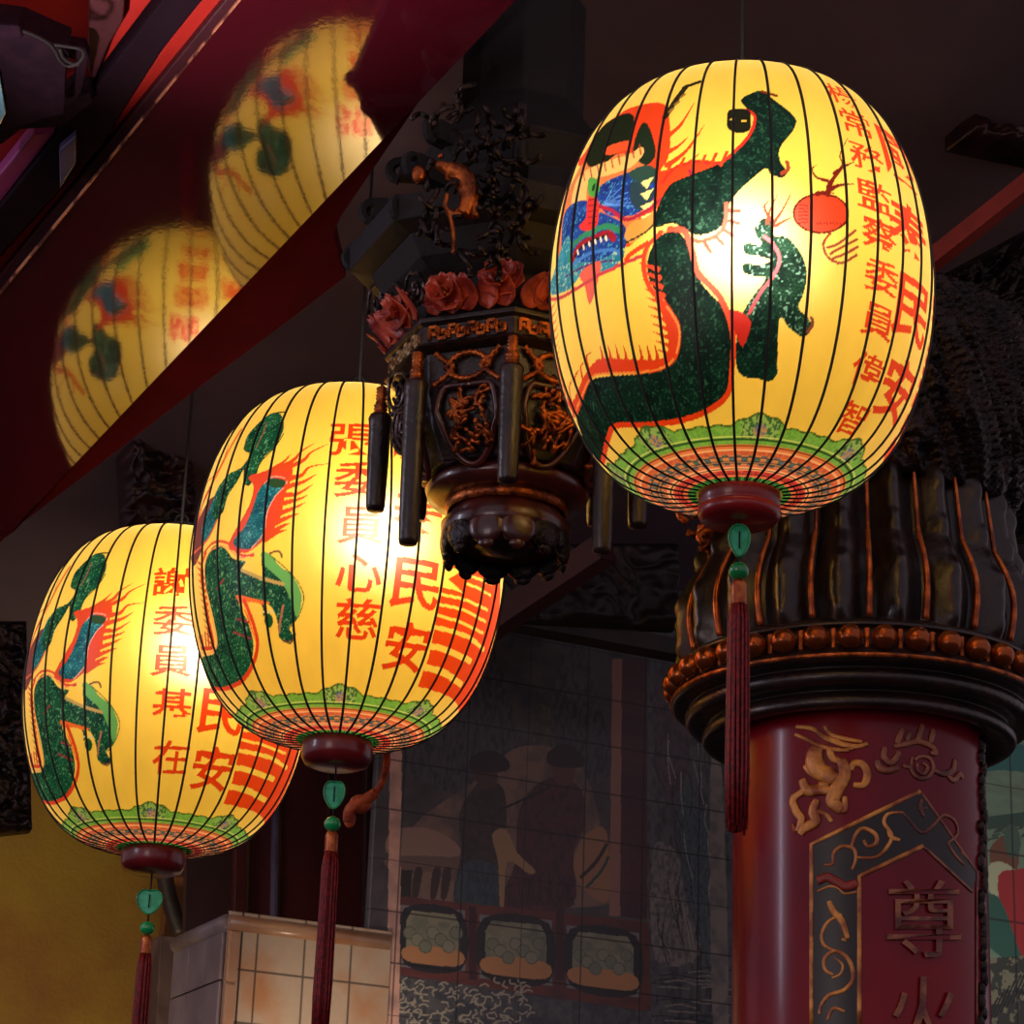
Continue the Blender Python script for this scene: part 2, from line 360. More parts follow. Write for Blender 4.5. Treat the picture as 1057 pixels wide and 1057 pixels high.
    for i, q in enumerate([(498, 440), (500, 465), (488, 488), (468, 505), (440, 518)]): ST([q, (q[0]+26-i*3, q[1]+2+i*5)], 9, (190, 50, 30), True)
    PO([(330, 500), (302, 560), (308, 620), (345, 668), (374, 720), (370, 780), (348, 815), (300, 835), (230, 840), (165, 852), (140, 905), (128, 935), (150, 1000), (190, 1052), (207, 980), (225, 957), (300, 957), (400, 945), (460, 915), (496, 880), (502, 820), (506, 740), (490, 680), (452, 640), (418, 590), (406, 540), (388, 502), (360, 488)], GRD)
    # red crest of the long body
    PO([(80, 800), (96, 860), (118, 905), (150, 838), (185, 800), (240, 800), (300, 802), (345, 795), (352, 750), (340, 700), (318, 650), (330, 640), (352, 668), (382, 722), (376, 790), (348, 822), (290, 836), (200, 838), (165, 850), (140, 915), (125, 942), (105, 925), (85, 870)], RED)
    ST([(352, 488), (312, 515), (298, 570), (310, 622), (345, 668), (378, 725), (372, 785), (345, 818), (290, 832), (200, 836), (165, 846), (138, 900), (124, 938)], 5, (245, 150, 60))
    ST([(335, 492), (300, 530), (292, 575), (305, 625), (335, 660)], 11, RED); ST([(250, 560), (262, 545), (300, 520)], 12, RED)
    for i in range(11):
        y = 575+i*21; x = 305+i*4.2; ST([(x+22, y+8), (x, y), (x-22, y-8)], 12, RED, True)
    for i in range(9): x = 345-i*19; ST([(x, 806), (x-1, 790), (x-7, 766)], 13, RED, True)
    for i in range(13): y = 660+i*20; x = 72+i*1.2; ST([(x-8, y+22), (x+4, y+8), (x+10, y-10)], 9, (235, 110, 40), True)
    for i in range(4): ST([(118+i*14, 905-i*25), (112+i*14, 870-i*25), (120+i*15, 850-i*22)], 11, RED, True)
    ST([(355, 485), (392, 492), (412, 545), (425, 592), (478, 652), (508, 735), (506, 830), (496, 885), (455, 922), (390, 948), (300, 960), (226, 962), (208, 990), (192, 1055)], 14, RED)
    # hind foot beside the pearl
    FT = scales((8, 28, 20), (30, 84, 52), .009, (120, 180, 150))
    PO([(562, 480), (585, 458), (602, 468), (608, 500), (640, 505), (672, 542), (688, 590), (680, 640), (668, 676), (690, 700), (700, 722), (680, 747), (645, 725), (622, 702), (616, 800), (612, 842), (562, 846), (522, 832), (516, 770), (528, 700), (556, 650), (588, 604), (560, 600), (532, 588), (536, 568), (570, 572), (600, 562), (575, 552), (538, 545), (538, 520), (578, 522), (566, 502)], FT)
    PO([(616, 702), (612, 842), (570, 848), (524, 834), (520, 760), (545, 720), (560, 690), (600, 660)], GRD)
    ST([(548, 690), (575, 640), (606, 600), (622, 560), (608, 524), (585, 503)], 8, (200, 70, 80)); PO([(500, 682), (535, 690), (552, 712), (545, 745), (532, 770), (520, 750), (508, 720)], (190, 34, 20))
    ST([(690, 735), (702, 715), (698, 700)], 8, (130, 60, 40))
    for P in ([(592, 470), (598, 440), (618, 400)], [(604, 474), (628, 440), (652, 393)], [(610, 478), (632, 466), (655, 455)], [(598, 460), (585, 430), (600, 415)]): ST(P, 9, (160, 50, 20), True)
    # flaming pearl
    c.poly(M([(722+69*math.cos(q), 447+50*math.sin(q)) for q in np.linspace(0, 6.2, 30)]), (90, 24, 10))
    c.poly(M([(722+64*math.cos(q), 447+45*math.sin(q)) for q in np.linspace(0, 6.2, 30)]), (216, 60, 22))
    for i in range(6): ST([(668, 425+i*9), (690, 428+i*8)], 2.5, (110, 20, 10))
    for i in range(9): ST([(712+i*8, 470), (714+i*8, 473)], 3, (110, 20, 10))
    for P in ([(738, 402), (742, 372), (712, 360), (700, 340), (712, 330)], [(740, 385), (752, 362), (775, 330), (768, 305), (788, 262)], [(755, 352), (775, 335), (803, 322)], [(742, 390), (770, 378), (803, 376)], [(712, 400), (735, 395), (760, 402)]): ST(P, 12, (110, 26, 12), True)
    for P in ([(745, 495), (728, 520), (738, 552), (770, 568), (808, 548)], [(738, 530), (765, 520), (806, 488)], [(745, 545), (770, 530), (810, 510)], [(752, 556), (780, 545), (812, 528)]): ST(P, 6, (150, 60, 40))
def dragon_rear(c, L, dx=0.):
    L0 = LA[1]; k = 1/2.936; pw = lambda n: px(L0, n*k)
    def mp(P): return [(a+dx, b) for a, b in L0.map(P, K7)]
    def PO(P, col, sm=True): c.poly(mp(smoothpath(P, 4, True) if sm else P), col)
    def ST(P, wd, col, taper=False): c.stroke(mp(smoothpath(P, 5)), pw(wd)*(1.35 if taper else 1), col, taper)
    # left limb: wings of flame and a far limb
    ST([(72, 470), (90, 400), (130, 320), (170, 240), (200, 190)], 20, (226, 120, 30)); ST([(60, 520), (80, 430), (110, 360)], 16, (190, 60, 50))
    PO([(50, 560), (70, 470), (110, 395), (150, 390), (110, 470), (80, 560), (60, 600)], (110, 60, 60))
    PO([(85, 480), (105, 430), (140, 350), (155, 380), (140, 440), (110, 500), (85, 540)], TEA)
    ST([(95, 350), (140, 300), (165, 230)], 6, (210, 80, 30)); ST([(60, 560), (100, 520), (130, 460)], 7, (214, 90, 60))
    # upper limb and hand
    PO([(212, 235), (222, 205), (244, 178), (272, 152), (300, 135), (322, 140), (332, 170), (326, 200), (305, 238), (268, 275), (246, 325), (228, 355), (212, 345), (212, 305), (190, 345), (162, 388), (148, 435), (122, 462), (118, 420), (142, 350), (170, 318), (205, 300), (228, 262), (212, 250)], GRM)
    ST([(300, 137), (340, 132)], 6, (60, 60, 20)); ST([(248, 240), (268, 200), (280, 165)], 6, (140, 90, 70)); ST([(232, 232), (215, 240)], 16, (20, 80, 40))
    ST([(245, 330), (262, 285), (305, 240), (330, 200)], 4, (20, 60, 24)); ST([(212, 300), (212, 345), (226, 356)], 4, (16, 40, 30))
    # flames and the blue-green bend
    PO([(225, 330), (262, 316), (310, 302), (356, 300), (352, 345), (335, 385), (325, 440), (300, 490), (262, 530), (215, 560), (165, 545), (180, 500), (225, 420), (240, 360)], (214, 66, 34))
    PO([(288, 336), (330, 338), (336, 352), (310, 382), (282, 430), (272, 500), (236, 545), (192, 545), (180, 522), (212, 482), (236, 428), (256, 372)], TEA)
    PO([(288, 336), (332, 338), (330, 360), (300, 362), (284, 350)], (40, 70, 40)); ST([(272, 352), (296, 330), (336, 334), (338, 356), (308, 386), (282, 436), (270, 500), (232, 548)], 3, (236, 170, 150))
    for P in ([(290, 312), (330, 285), (352, 262)], [(310, 306), (360, 280), (385, 252), (425, 228)], [(335, 305), (390, 280), (415, 255), (470, 228)], [(345, 335), (385, 325), (410, 300), (465, 290)], [(340, 360), (390, 345), (430, 322)],
              [(330, 385), (375, 380), (420, 352)], [(325, 410), (370, 400), (405, 385)], [(318, 440), (360, 425), (395, 408)], [(305, 470), (350, 450), (380, 440)], [(290, 500), (330, 478), (350, 470)], [(275, 520), (310, 500), (340, 490)]): ST(P, 13, (210, 70, 26), True)
    # lower body with foot
    PO([(120, 540), (152, 545), (180, 578), (216, 586), (204, 612), (240, 632), (270, 640), (264, 590), (270, 560), (292, 566), (320, 600), (360, 632), (384, 690), (372, 755), (348, 786), (362, 815), (344, 830), (318, 815), (312, 765), (292, 722), (245, 702), (202, 690), (196, 715), (225, 775), (240, 838), (230, 900), (200, 944), (160, 964), (114, 962), (80, 884), (118, 866), (130, 832), (124, 780), (105, 700), (92, 640), (96, 580)], GRM)
    PO([(262, 562), (282, 560), (320, 600), (362, 636), (386, 692), (372, 756), (352, 700), (320, 640), (275, 600)], (96, 170, 90)); ST([(290, 566), (330, 600), (368, 640), (392, 690), (380, 745), (352, 785)], 3, (60, 100, 40))
    ST([(205, 612), (262, 636), (330, 655)], 10, (190, 160, 90)); ST([(290, 560), (318, 556), (326, 572)], 6, (110, 70, 50)); ST([(330, 826), (352, 832), (366, 810), (360, 795)], 6, (110, 70, 50))
    c.ell(mp([(262, 735)])[0], pw(20), pw(20), (16, 70, 40)); c.ell(mp([(286, 765)])[0], pw(16), pw(20), (24, 84, 44)); ST([(330, 720), (322, 760), (318, 800)], 7, (170, 110, 80)); ST([(270, 740), (300, 738)], 5, (200, 220, 190))
    PO([(186, 688), (248, 700), (290, 712), (250, 722), (230, 760), (246, 820), (236, 800), (210, 730)], (240, 110, 30)); PO([(205, 712), (262, 716), (268, 760), (254, 830), (240, 790), (222, 745)], YEL)
    for P in ([(150, 640), (128, 670)], [(190, 760), (225, 770)], [(180, 800), (232, 820)]): ST(P, 6, (150, 50, 60))
    ST([(212, 705), (238, 770), (252, 835), (240, 895), (205, 948), (155, 972), (108, 968)], 13, (228, 62, 24))
    ST([(240, 560), (200, 575), (165, 548), (140, 538), (105, 560), (92, 610), (100, 690), (122, 790), (130, 840), (108, 864), (76, 862)], 4, (238, 150, 100))
    ST([(95, 560), (80, 620), (92, 700), (108, 780), (118, 842), (82, 850)], 12, (216, 52, 22)); ST([(240, 566), (200, 566), (160, 530), (120, 528), (90, 560)], 8, (216, 70, 50))
    for i in range(13): y = 590+i*20; x = 80+i*2.6; ST([(x+4, y+6), (x-6, y), (x-16, y-10)], 9, (214, 80, 24), True)
    for i in range(5): ST([(74+i*8, 850), (66+i*9, 822-i*6)], 8, (214, 70, 24), True)
def flag(c, dx=0.):
    L0 = LA[1]; w5 = px(L0, 1/5.285)
    mp = lambda P: [(a+dx, b) for a, b in L0.map(P, K9)]
    R2 = (232, 70, 16)
    def PO(P, col): c.poly(mp(P), col)
    PO([(680, 2), (740, 12), (800, 28), (890, 60), (940, 90), (985, 230), (975, 400), (930, 600), (850, 790), (755, 930), (720, 850), (640, 815), (535, 785), (560, 715), (590, 640), (615, 520), (640, 380), (660, 250), (672, 100)], R2)
    PO([(670, 126), (780, 152), (700, 200), (785, 278), (664, 242)], YEL)
    for P, wd in (([(672, 84), (790, 110), (900, 160), (965, 205)], 24), ([(806, 180), (880, 203), (940, 228)], 15), ([(806, 226), (870, 252), (932, 290)], 15), ([(664, 284), (790, 312), (915, 368)], 16), ([(652, 338), (780, 368), (905, 432)], 16),
                  ([(642, 398), (760, 432), (890, 495)], 16), ([(630, 462), (740, 490), (820, 522), (895, 585)], 24), ([(606, 564), (700, 590), (822, 648)], 33), ([(580, 682), (680, 712), (772, 776)], 36)):
        c.stroke(mp(smoothpath(P, 4)), w5*wd, YEL)
CH1 = '楊常務監察委員偉智'
def paint_lantern(i):
    th, a, c = canvas(); L = LA[i]
    D38 = math.radians(38)*.35
    if i == 0:
        dragon_front(c, L)
        column_text(c, L, CH1, [(869, 98), (884, 127), (896, 163), (904, 203), (909, 242), (911, 286), (907, 332), (896, 383), (880, 432)], .088, .062, RED, bold=.012)
        column_text(c, L, '國泰民安', [(930, 165), (941, 240), (944, 322), (928, 404)], .15, .115, RED, bold=.022); flag(c, D38)
    else:
        d = 0. if i == 1 else math.radians(1.2)*.35
        dragon_rear(c, L, d); flag(c, d)
        if i == 1: column_text(c, L, '張委員心慈', [(536, 215), (555, 335), (565, 475), (560, 620), (555, 760)], .102, .088, RED, K7, bold=.014)
        else: column_text(c, L, '謝委員基在', [(178, 600), (179, 640), (177, 682), (178, 727), (176, 782)], .098, .08, RED, bold=.014)
        L0 = LA[1]
        for ch, (x, y) in zip('國泰民安', [(430, 455), (433, 530), (430, 603), (420, 668)]):
            m = L0.hit(x, y); c.char(ch, (m[0]+d, m[1]),   .125, .108, RED, .02, shear=.05)
    # the far side carries the mirrored dragon
    base_pattern(c, (.5-3.5*7/360*0-math.radians(4)*7/(2*math.pi)))
    S, TH = a2s(a), np.radians(th); r = pr(S); z = pz(S)
    V = np.stack([r[:, None]*np.sin(TH)[None], -r[:, None]*np.cos(TH)[None], np.repeat(z[:, None], len(TH), 1)], -1).reshape(-1, 3)
    return V, len(th), len(a), c.c
def paper_material():
    m = bpy.data.materials.new('painted_lantern_paper'); m.use_nodes = True; nt = m.node_tree; nt.nodes.clear()
    out = nt.nodes.new('ShaderNodeOutputMaterial'); a = nt.nodes.new('ShaderNodeVertexColor'); a.layer_name = 'paint'
    tr = nt.nodes.new('ShaderNodeBsdfTranslucent'); df = nt.nodes.new('ShaderNodeBsdfDiffuse'); rf = nt.nodes.new('ShaderNodeBsdfRefraction'); gl = nt.nodes.new('ShaderNodeBsdfGlossy')
    rf.inputs["IOR"].default_value = 1.45; rf.inputs["Roughness"].default_value = .95; gl.inputs['Roughness'].default_value = .35
    for s in (tr, df): nt.links.new(a.outputs[0], s.inputs['Color'])
    mixc = nt.nodes.new('ShaderNodeMix'); mixc.data_type = 'RGBA'; bw = nt.nodes.new('ShaderNodeRGBToBW'); nt.links.new(a.outputs[0], bw.inputs[0]); mm = nt.nodes.new('ShaderNodeMath'); mm.operation = 'MULTIPLY'; mm.inputs[1].default_value = .6; nt.links.new(bw.outputs[0], mm.inputs[0]); nt.links.new(mm.outputs[0], mixc.inputs[0]); nt.links.new(a.outputs[0], mixc.inputs[6]); mixc.inputs[7].default_value = (.8, .8, .8, 1)
    mul = nt.nodes.new('ShaderNodeMix'); mul.data_type = 'RGBA'; mul.blend_type = 'MULTIPLY'; mul.inputs[0].default_value = 1
    nt.links.new(a.outputs[0], mul.inputs[6]); nt.links.new(mixc.outputs[2], mul.inputs[7]); nt.links.new(mixc.outputs[2], rf.inputs['Color'])
    m1 = nt.nodes.new('ShaderNodeMixShader'); m1.inputs[0].default_value = .25; nt.links.new(tr.outputs[0], m1.inputs[1]); nt.links.new(df.outputs[0], m1.inputs[2])
    m2 = nt.nodes.new('ShaderNodeMixShader'); m2.inputs[0].default_value = .24; nt.links.new(m1.outputs[0], m2.inputs[1]); nt.links.new(rf.outputs[0], m2.inputs[2])
    m3 = nt.nodes.new('ShaderNodeMixShader'); m3.inputs[0].default_value = .02; nt.links.new(m2.outputs[0], m3.inputs[1]); nt.links.new(gl.outputs[0], m3.inputs[2])
    nt.links.new(m3.outputs[0], out.inputs[0]); return m
PAPER = paper_material()
M_RIB = mat('black_rib_wire', (30, 18, 12), .6); M_CAP = mat('lacquered_red_wood', (150, 22, 24), .32, color2=(110, 14, 20), coat=.3)
M_CAPD = mat('dark_red_wood', (120, 20, 26), .3, color2=(80, 14, 20), coat=.4)
M_JADE = mat('green_glass_bead', (18, 170, 92), .18, color2=(10, 130, 70), coat=.5); M_LEAF = mat('green_plastic_leaf', (22, 175, 112), .35, color2=(60, 200, 150), scale=60)
M_TAS = mat('red_silk_thread', (150, 18, 24), .55, color2=(95, 10, 20), scale=120); M_GOLD = mat('gilt_band', (190, 110, 50), .35, .6, color2=(150, 70, 40), scale=60)
M_CORD = mat('black_cord', (20, 14, 14), .7); M_BULB = mat('bulb_holder', (230, 230, 225), .4)
LLAB = ['largest yellow paper lantern with dragon head and red flaming pearl, upper right', 'middle yellow paper lantern with red writing, partly behind the hanging carved bracket', 'smallest yellow paper lantern at the lower left, overlapped by the middle lantern']
def make_lantern(i):
    L = LA[i]; C = L.C; t = thing('paper_lantern', C, LLAB[i], 'lantern', 'painted paper lanterns hanging in a row')
    V, nx, ny, cols = paint_lantern(i)
    me = grid_mesh('lantern_shade', V, nx, ny, True, cols); link('lantern_shade', me, PAPER, t)
    # meridian wires
    ph = (3.4, 6.0, 7.3)[i]; ss = a2s(np.linspace(_arc[0], _arc[-1], 44)); rr, zz = pr(ss)+.0012, pz(ss)
    rib = MB(); rib.tube([(0, -r, z) for r, z in zip(rr, zz)], .0026 if i == 0 else .0028, 6)
    rme = None
    for k in range(32):
        if rme is None: o = rib.build('rib_wire', M_RIB, t, True, loc=False); rme = o.data
        else: o = bpy.data.objects.new('rib_wire', rme); COL.objects.link(o); o.parent = t
        o.rotation_euler = (0, 0, math.radians(ph+11.25*k))
    zb = float(pz(_s[0])); zt = float(pz(_s[-1]))
    cb = MB(C); cap = [(.0, zb+.012), (.070, zb+.012), (.074, zb+.006), (.074, zb-.004), (.071, zb-.008), (.073, zb-.014), (.071, zb-.034), (.062, zb-.040), (.058, zb-.058), (.0, zb-.060)]
    if i: cap = [(.0, zb+.012), (.070, zb+.012), (.076, zb+.004), (.078, zb-.012), (.078, zb-.036), (.070, zb-.052), (.050, zb-.060), (.0, zb-.062)]
    else: cap = [(.0, zb+.012), (.070, zb+.012), (.073, zb+.006), (.073, zb-.022), (.070, zb-.026), (.074, zb-.029), (.0735, zb-.040), (.066, zb-.050), (0, zb-.051)]
    cb.lathe(C, cap, 48).build('bottom_cap', M_CAP if i == 0 else M_CAPD, t, True)
    ct = MB(C); ct.lathe(C, [(.074, zt-.006), (.079, zt-.006), (.081, zt+.0), (.079, zt+.008), (.074, zt+.008), (.074, zt-.006)], 48).build('top_ring', M_CAPD, t, True)
    hw = MB(C); hw.tube([C+[x, 0, zt+.005+.05*math.sqrt(max(0, 1-(x/.077)**2))] for x in np.linspace(-.077, .077, 15)], .0022, 6).build('handle_wire', M_CORD, t, True)
    cz = zt+.045; cd = MB(C); cd.tube([C+[0, 0, cz], C+[0, 0, ceil_z(C[0], C[1], .74)-C[2]]], .004, 6).build('hanging_cord', M_CORD, t, True)
    hk = MB(C); hk.tube([C+np.array([.016*math.cos(q), 0, cz+.014+.016*math.sin(q)]) for q in np.linspace(0, 6.28, 14)], .003, 6).build('hook', M_CORD, t, True)
    # pendant string: leaf, bead, band, tassel
    z = zb-.052; lw, lh = ((.0165, .060), (.020, .064), (.027, .062))[i]
    dn = MB(C); dn.tube([C+[0, 0, z+.01], C+[0, 0, z-.17]], .0022, 6).build('pendant_cord', M_CORD, t, True)
    lz = z-(.035, .068, .075)[i]; P = []
    for q in np.linspace(0, 2*math.pi, 30)[:-1]:
        w_ = math.sin(q); h_ = math.cos(q); ww = lw*w_*(1+.25*h_)
        if i: hh = lh/2*(h_-.16*math.exp(-(w_/.35)**2)*(h_ > 0))
        else: hh = lh/2*h_*(1 if h_ > 0 else 1)
        P.append(C+np.array([ww*1.1, -.006, lz+hh]))
    lf = MB(C); lf.prism(P, (0, .008, 0)); lo = lf.build('leaf_charm', M_LEAF, t, False, .002)
    rim = MB(C); rim.tube([np.array(p)+[0, -.001, 0] for p in P+[P[0]]], .0022, 6).build('leaf_rim', M_JADE, lo, True)
    sl = MB(C); sl.tube([C+[0, -.009, lz+lh*.26], C+[0, -.009, lz-lh*.26]], .0016, 6).build('leaf_slit', M_CORD, lo, True)
    bz = lz-(.055, .064, .064)[i]; bd = MB(C); bd.ball(C+[0, 0, bz], (.0185, .0185, .0165), 18, 12); bd.build('green_bead', M_JADE, t, True)
    gz = bz-.018; gb = MB(C); gb.lathe(C, [(0, gz), (.010, gz), (.0135, gz-.006)]+[(.0135+.0012*(k % 2), gz-.008-.003*k) for k in range(12)]+[(.0145, gz-.046), (0, gz-.047)], 16); gb.build('tassel_band', M_GOLD, t, True)
    tz = gz-.044; N = 72; ts = MB(C)
    for k in range(N):
        q = 2*math.pi*k/N*5.2; rr_ = (.004+.0105*((k*7 % N)/N)); x, y = math.cos(q), math.sin(q); wv = rnd.uniform(-.002, .002); Lg = .40+rnd.uniform(-.02, .01)
        ts.tube([C+np.array([x*rr_*g+wv*h, y*rr_*g, tz-Lg*h]) for g, h in ((.9, 0), (1.25, .08), (1.35, .4), (1.45, .75), (1.25, 1))], .0026, 4)
    ts.build('tassel_threads', M_TAS, t, True)
    bh = MB(C); bh.ball(C+BULB[i], .034, 16, 12); bh.build('bulb', M_GLOW, t, True); bw_ = MB(C); bw_.tube([C+BULB[i]+[0, 0, .03], C+BULB[i]*.3+[0, 0, .2], C+[0, 0, zt]], .003, 6).build('bulb_flex', M_CORD, t, True)
    return t
def ceil_z(x, y, up): return (-5.18359-up-.05466*x+.22213*y)/-.97348
M_GLOW = bpy.data.materials.new('glowing_bulb_glass'); M_GLOW.use_nodes = True; g_ = M_GLOW.node_tree.nodes['Principled BSDF']; g_.inputs['Emission Color'].default_value = (1, .86, .75, 1); g_.inputs['Emission Strength'].default_value = 60
BULB = [np.array([-.01, -.12, .02]), np.array([.07, -.13, .025]), np.array([.08, -.13, .06])]
for i in range(3):
    make_lantern(i)
    lamp('lantern_bulb', 'POINT', LA[i].C+BULB[i], LPOW[i], (1, .87, .74), size=.05)
# ------------------------------------------------------------------ setting: ceiling, walls
NM = np.array([.05466, -.22213, -.97348]); NM /= np.linalg.norm(NM); DM = -5.18359
def ceil(x, y, up=0.):
    return on_plane(x, y, NM*(DM-up), NM)
def slab(name, P, up, th, m, parent=None, bevel=.004):
    """board lying against the sloping ceiling: photo outline -> underside, thickness upwards"""
    W = [ceil(x, y, up) for x, y in P]; o = W[0] if parent is None else None
    b = MB(W[0]); b.prism(W, -NM*th); return b.build(name, m, parent, False, bevel)
def face(P, p0, n, th): return [on_plane(x, y, p0, n) for x, y in P]
def wallslab(name, P, p0, n, th, m, parent=None, bevel=0):
    W = face(P, p0, n, th); b = MB(W[0]); b.prism(W, -np.asarray(n)*th); return b.build(name, m, parent, False, bevel)
M_DARKW = mat('smoke_dark_wood', (44, 30, 32), .55, color2=(30, 20, 24), scale=5, bump=.3, bscale=30)
M_BLACKW = mat('black_lacquer_wood', (30, 22, 22), .36, color2=(46, 28, 24), scale=14, bump=.25, bscale=60, coat=.15)
M_CEIL = mat('sooty_ceiling', (104, 86, 98), .9, color2=(88, 72, 84), scale=1.5)
M_REDW = mat('red_painted_wood', (205, 44, 30), .5, color2=(185, 36, 28), scale=4, bump=.1)
M_REDD = mat('deep_red_painted_wood', (90, 14, 38), .85, color2=(76, 12, 32), scale=4, bump=.15, ior=1.15)
M_MAR = mat('maroon_painted_wood', (74, 26, 34), .5, color2=(58, 20, 28), scale=5, bump=.15)
M_LIL = mat('red_wood_lilac_light', (170, 60, 110), .5, color2=(150, 56, 120), scale=4)  # red paint with the lilac tint of bluish light put into its colour
M_RAFT = mat('dark_plum_timber', (38, 24, 32), .9, color2=(30, 19, 26), scale=5, ior=1.12)
M_GREY = mat('blue_grey_metal', (92, 84, 118), .5, color2=(76, 66, 100), scale=12)
def beam_material():
    m = bpy.data.materials.new('polished_maroon_lacquer'); m.use_nodes = True; nt = m.node_tree; b = nt.nodes['Principled BSDF']
    b.inputs['Base Color'].default_value = (*lin((84, 16, 30)), 1); b.inputs['Roughness'].default_value = .06
    b.inputs['IOR'].default_value = 3.0
    tc = nt.nodes.new('ShaderNodeTexCoord'); mp = nt.nodes.new('ShaderNodeMapping'); mp.inputs['Scale'].default_value = (1, 1, 1)
    nt.links.new(tc.outputs['Object'], mp.inputs[0])
    n = nt.nodes.new('ShaderNodeTexNoise'); n.inputs['Scale'].default_value = 90; n.inputs['Detail'].default_value = 3; nt.links.new(mp.outputs[0], n.inputs['Vector'])
    bp = nt.nodes.new('ShaderNodeBump'); bp.inputs['Strength'].default_value = .05; bp.inputs['Distance'].default_value = .0015
    nt.links.new(n.outputs[0], bp.inputs['Height'])
    n3 = nt.nodes.new('ShaderNodeTexNoise'); n3.inputs['Scale'].default_value = 4; nt.links.new(mp.outputs[0], n3.inputs['Vector'])
    bp3 = nt.nodes.new('ShaderNodeBump'); bp3.inputs['Strength'].default_value = .1; bp3.inputs['Distance'].default_value = .003
    nt.links.new(n3.outputs[0], bp3.inputs['Height']); nt.links.new(bp.outputs[0], bp3.inputs['Normal']); nt.links.new(bp3.outputs[0], b.inputs['Normal'])
    return m
M_BEAM = beam_material()
# outer shell
P0 = at(580, 900, 8.0)                       # a point of the mural wall
cw = struct(slab('ceiling', [(-500, -500), (1600, -500), (1600, 900), (-500, 900)], .75, .1, M_CEIL, bevel=0))
wb = struct(wallslab('wall_back', [(-700, 1400), (1900, 1400), (1900, -200), (-700, -200)], at(528, 600, 11.5), -E2, .1, M_CEIL))
fb = MB((0, 4, -.05)); fb.box((0, 4, -.05), 30, 30, .1); struct(fb.build('floor', mat('worn_dark_floor', (60, 46, 44), .6, color2=(44, 34, 34), scale=2)))
for nm_, x0, x1, yy, m_ in (('wall_back_lower', -9, 9, 11.3, M_DARKW),):
    c_ = at(528, 900, yy); fb = MB((c_[0], c_[1], 1.2)); fb.box((c_[0], c_[1], 1.2), 18, .1, 2.4, (E1, E2, EZ)); struct(fb.build('wall_lower', m_))
# big glossy beam
sb = slab('ceiling_beam', [(281, -40), (571, -40), (-60, 624), (-60, 376)], 0, .22, M_BEAM, bevel=.003)
tag(sb, 'wide polished maroon ceiling beam mirroring the lanterns, running down to the left', 'beam')
st = slab('gilt_fillet', [(280, -40), (282.6, -40), (-57, 375), (-60, 375)], -.006, .01, mat('thin_gold_line', (225, 150, 110), .4, .3, color2=(90, 40, 40), scale=14, lo=.45, hi=.55), sb)
sf = slab('soffit_board', [(-60, 600), (15, 549), (440, 95), (352, 224), (345, 240), (352, 272), (357, 286), (300, 330), (210, 397), (105, 478), (14, 547), (-60, 605)], .02, .05, M_REDD)
tag(sf, 'dull red wedge of ceiling board showing below the polished beam', 'ceiling board')
dk = slab('edge_strip', [(265, -40), (281, -40), (-60, 376), (-60, 358)], .012, .1, M_MAR); tag(dk, 'narrow dark maroon strip bordering the polished beam', 'strip')
rc = slab('red_ceiling_board', [(-120, -120), (330, -120), (-120, 470)], .055, .05, M_REDW); tag(rc, 'bright red ceiling board above the dark rafter, top left corner', 'ceiling board')
r1 = slab('red_batten', [(262, -40), (248, -40), (205, 5), (165, 55), (125, 118), (104, 154), (62, 197), (0, 266), (-60, 335), (-60, 356), (0, 284), (72, 203), (151, 111), (233, 0)], .03, .04, M_REDW); tag(r1, 'thin bright red batten beside the maroon strip', 'batten')
rf = slab('rafter', [(205, -40), (248, -40), (206, 4), (166, 54), (126, 116), (105, 152), (62, 196), (0, 264), (-60, 333), (-60, 290), (0, 214), (60, 140), (95, 96), (168, 0)], .0, .05, M_RAFT); tag(rf, 'thick dark rafter crossing the red ceiling, upper left', 'rafter')
lb = slab('lilac_light_band', [(57, 137), (-60, 288), (-60, 252), (0, 180), (34, 138)], .012, .04, M_LIL); tag(lb, 'band coloured as lilac light on the red ceiling, left of the dark rafter', 'batten')  # added slab standing for bluish light on the red ceiling
vb = slab('cross_board', [(92, -40), (132, -40), (127, 22), (112, 48), (96, 88), (91, 70)], .02, .034, M_MAR); tag(vb, 'dark cross board hanging down from the red ceiling, top left', 'board')
gb_ = slab('metal_clip', [(61, 156), (78, 141), (78, 170), (62, 196)], -.02, .06, M_GREY); tag(gb_, 'small blue grey metal clip on the side of the rafter', 'clip')
# floodlight
M_BOX = mat('dark_housing', (42, 24, 34), .8, color2=(32, 19, 28), scale=20, bump=.3, ior=1.15)
fl0 = ceil(40, 90, -.06); ft = thing('floodlight', fl0, 'dark boxy floodlight with pale blue glass at the top left edge', 'floodlight')
for nm, P, up, th, m in (('housing', [(-40, 24), (0, 27), (22, 30), (60, 47), (72, 52), (68, 70), (66, 118), (48, 122), (14, 132), (-40, 150)], -.10, .06, M_BOX),
                         ('fin', [(-40, 22), (20, 27), (24, 40), (-40, 36)], -.13, .03, M_BOX), ('bracket_arm', [(60, 47), (88, 50), (92, 60), (84, 96), (66, 118), (64, 100), (76, 84), (80, 62), (60, 58)], -.04, .03, M_BOX),
                         ('base_plate', [(-40, 132), (60, 108), (92, 96), (96, 106), (62, 132), (22, 134), (4, 148), (-40, 172)], -.03, .05, M_BOX)):
    slab(nm, P, up, th, m, ft)
gm = mat('pale_blue_glass', (140, 205, 225), .15, coat=.5, color2=(110, 170, 200), scale=3)
slab('glass_front', [(-40, 50), (-6, 62), (0, 82), (6, 118), (0, 130), (-40, 140)], -.115, .01, gm, ft)
cbm = MB(fl0)
cbm.tube(smoothpath([ceil(x, y, -.12) for x, y in [(56, 46), (70, 48), (84, 51), (86, 58), (78, 66), (66, 60), (62, 50)]]), .004, 6)
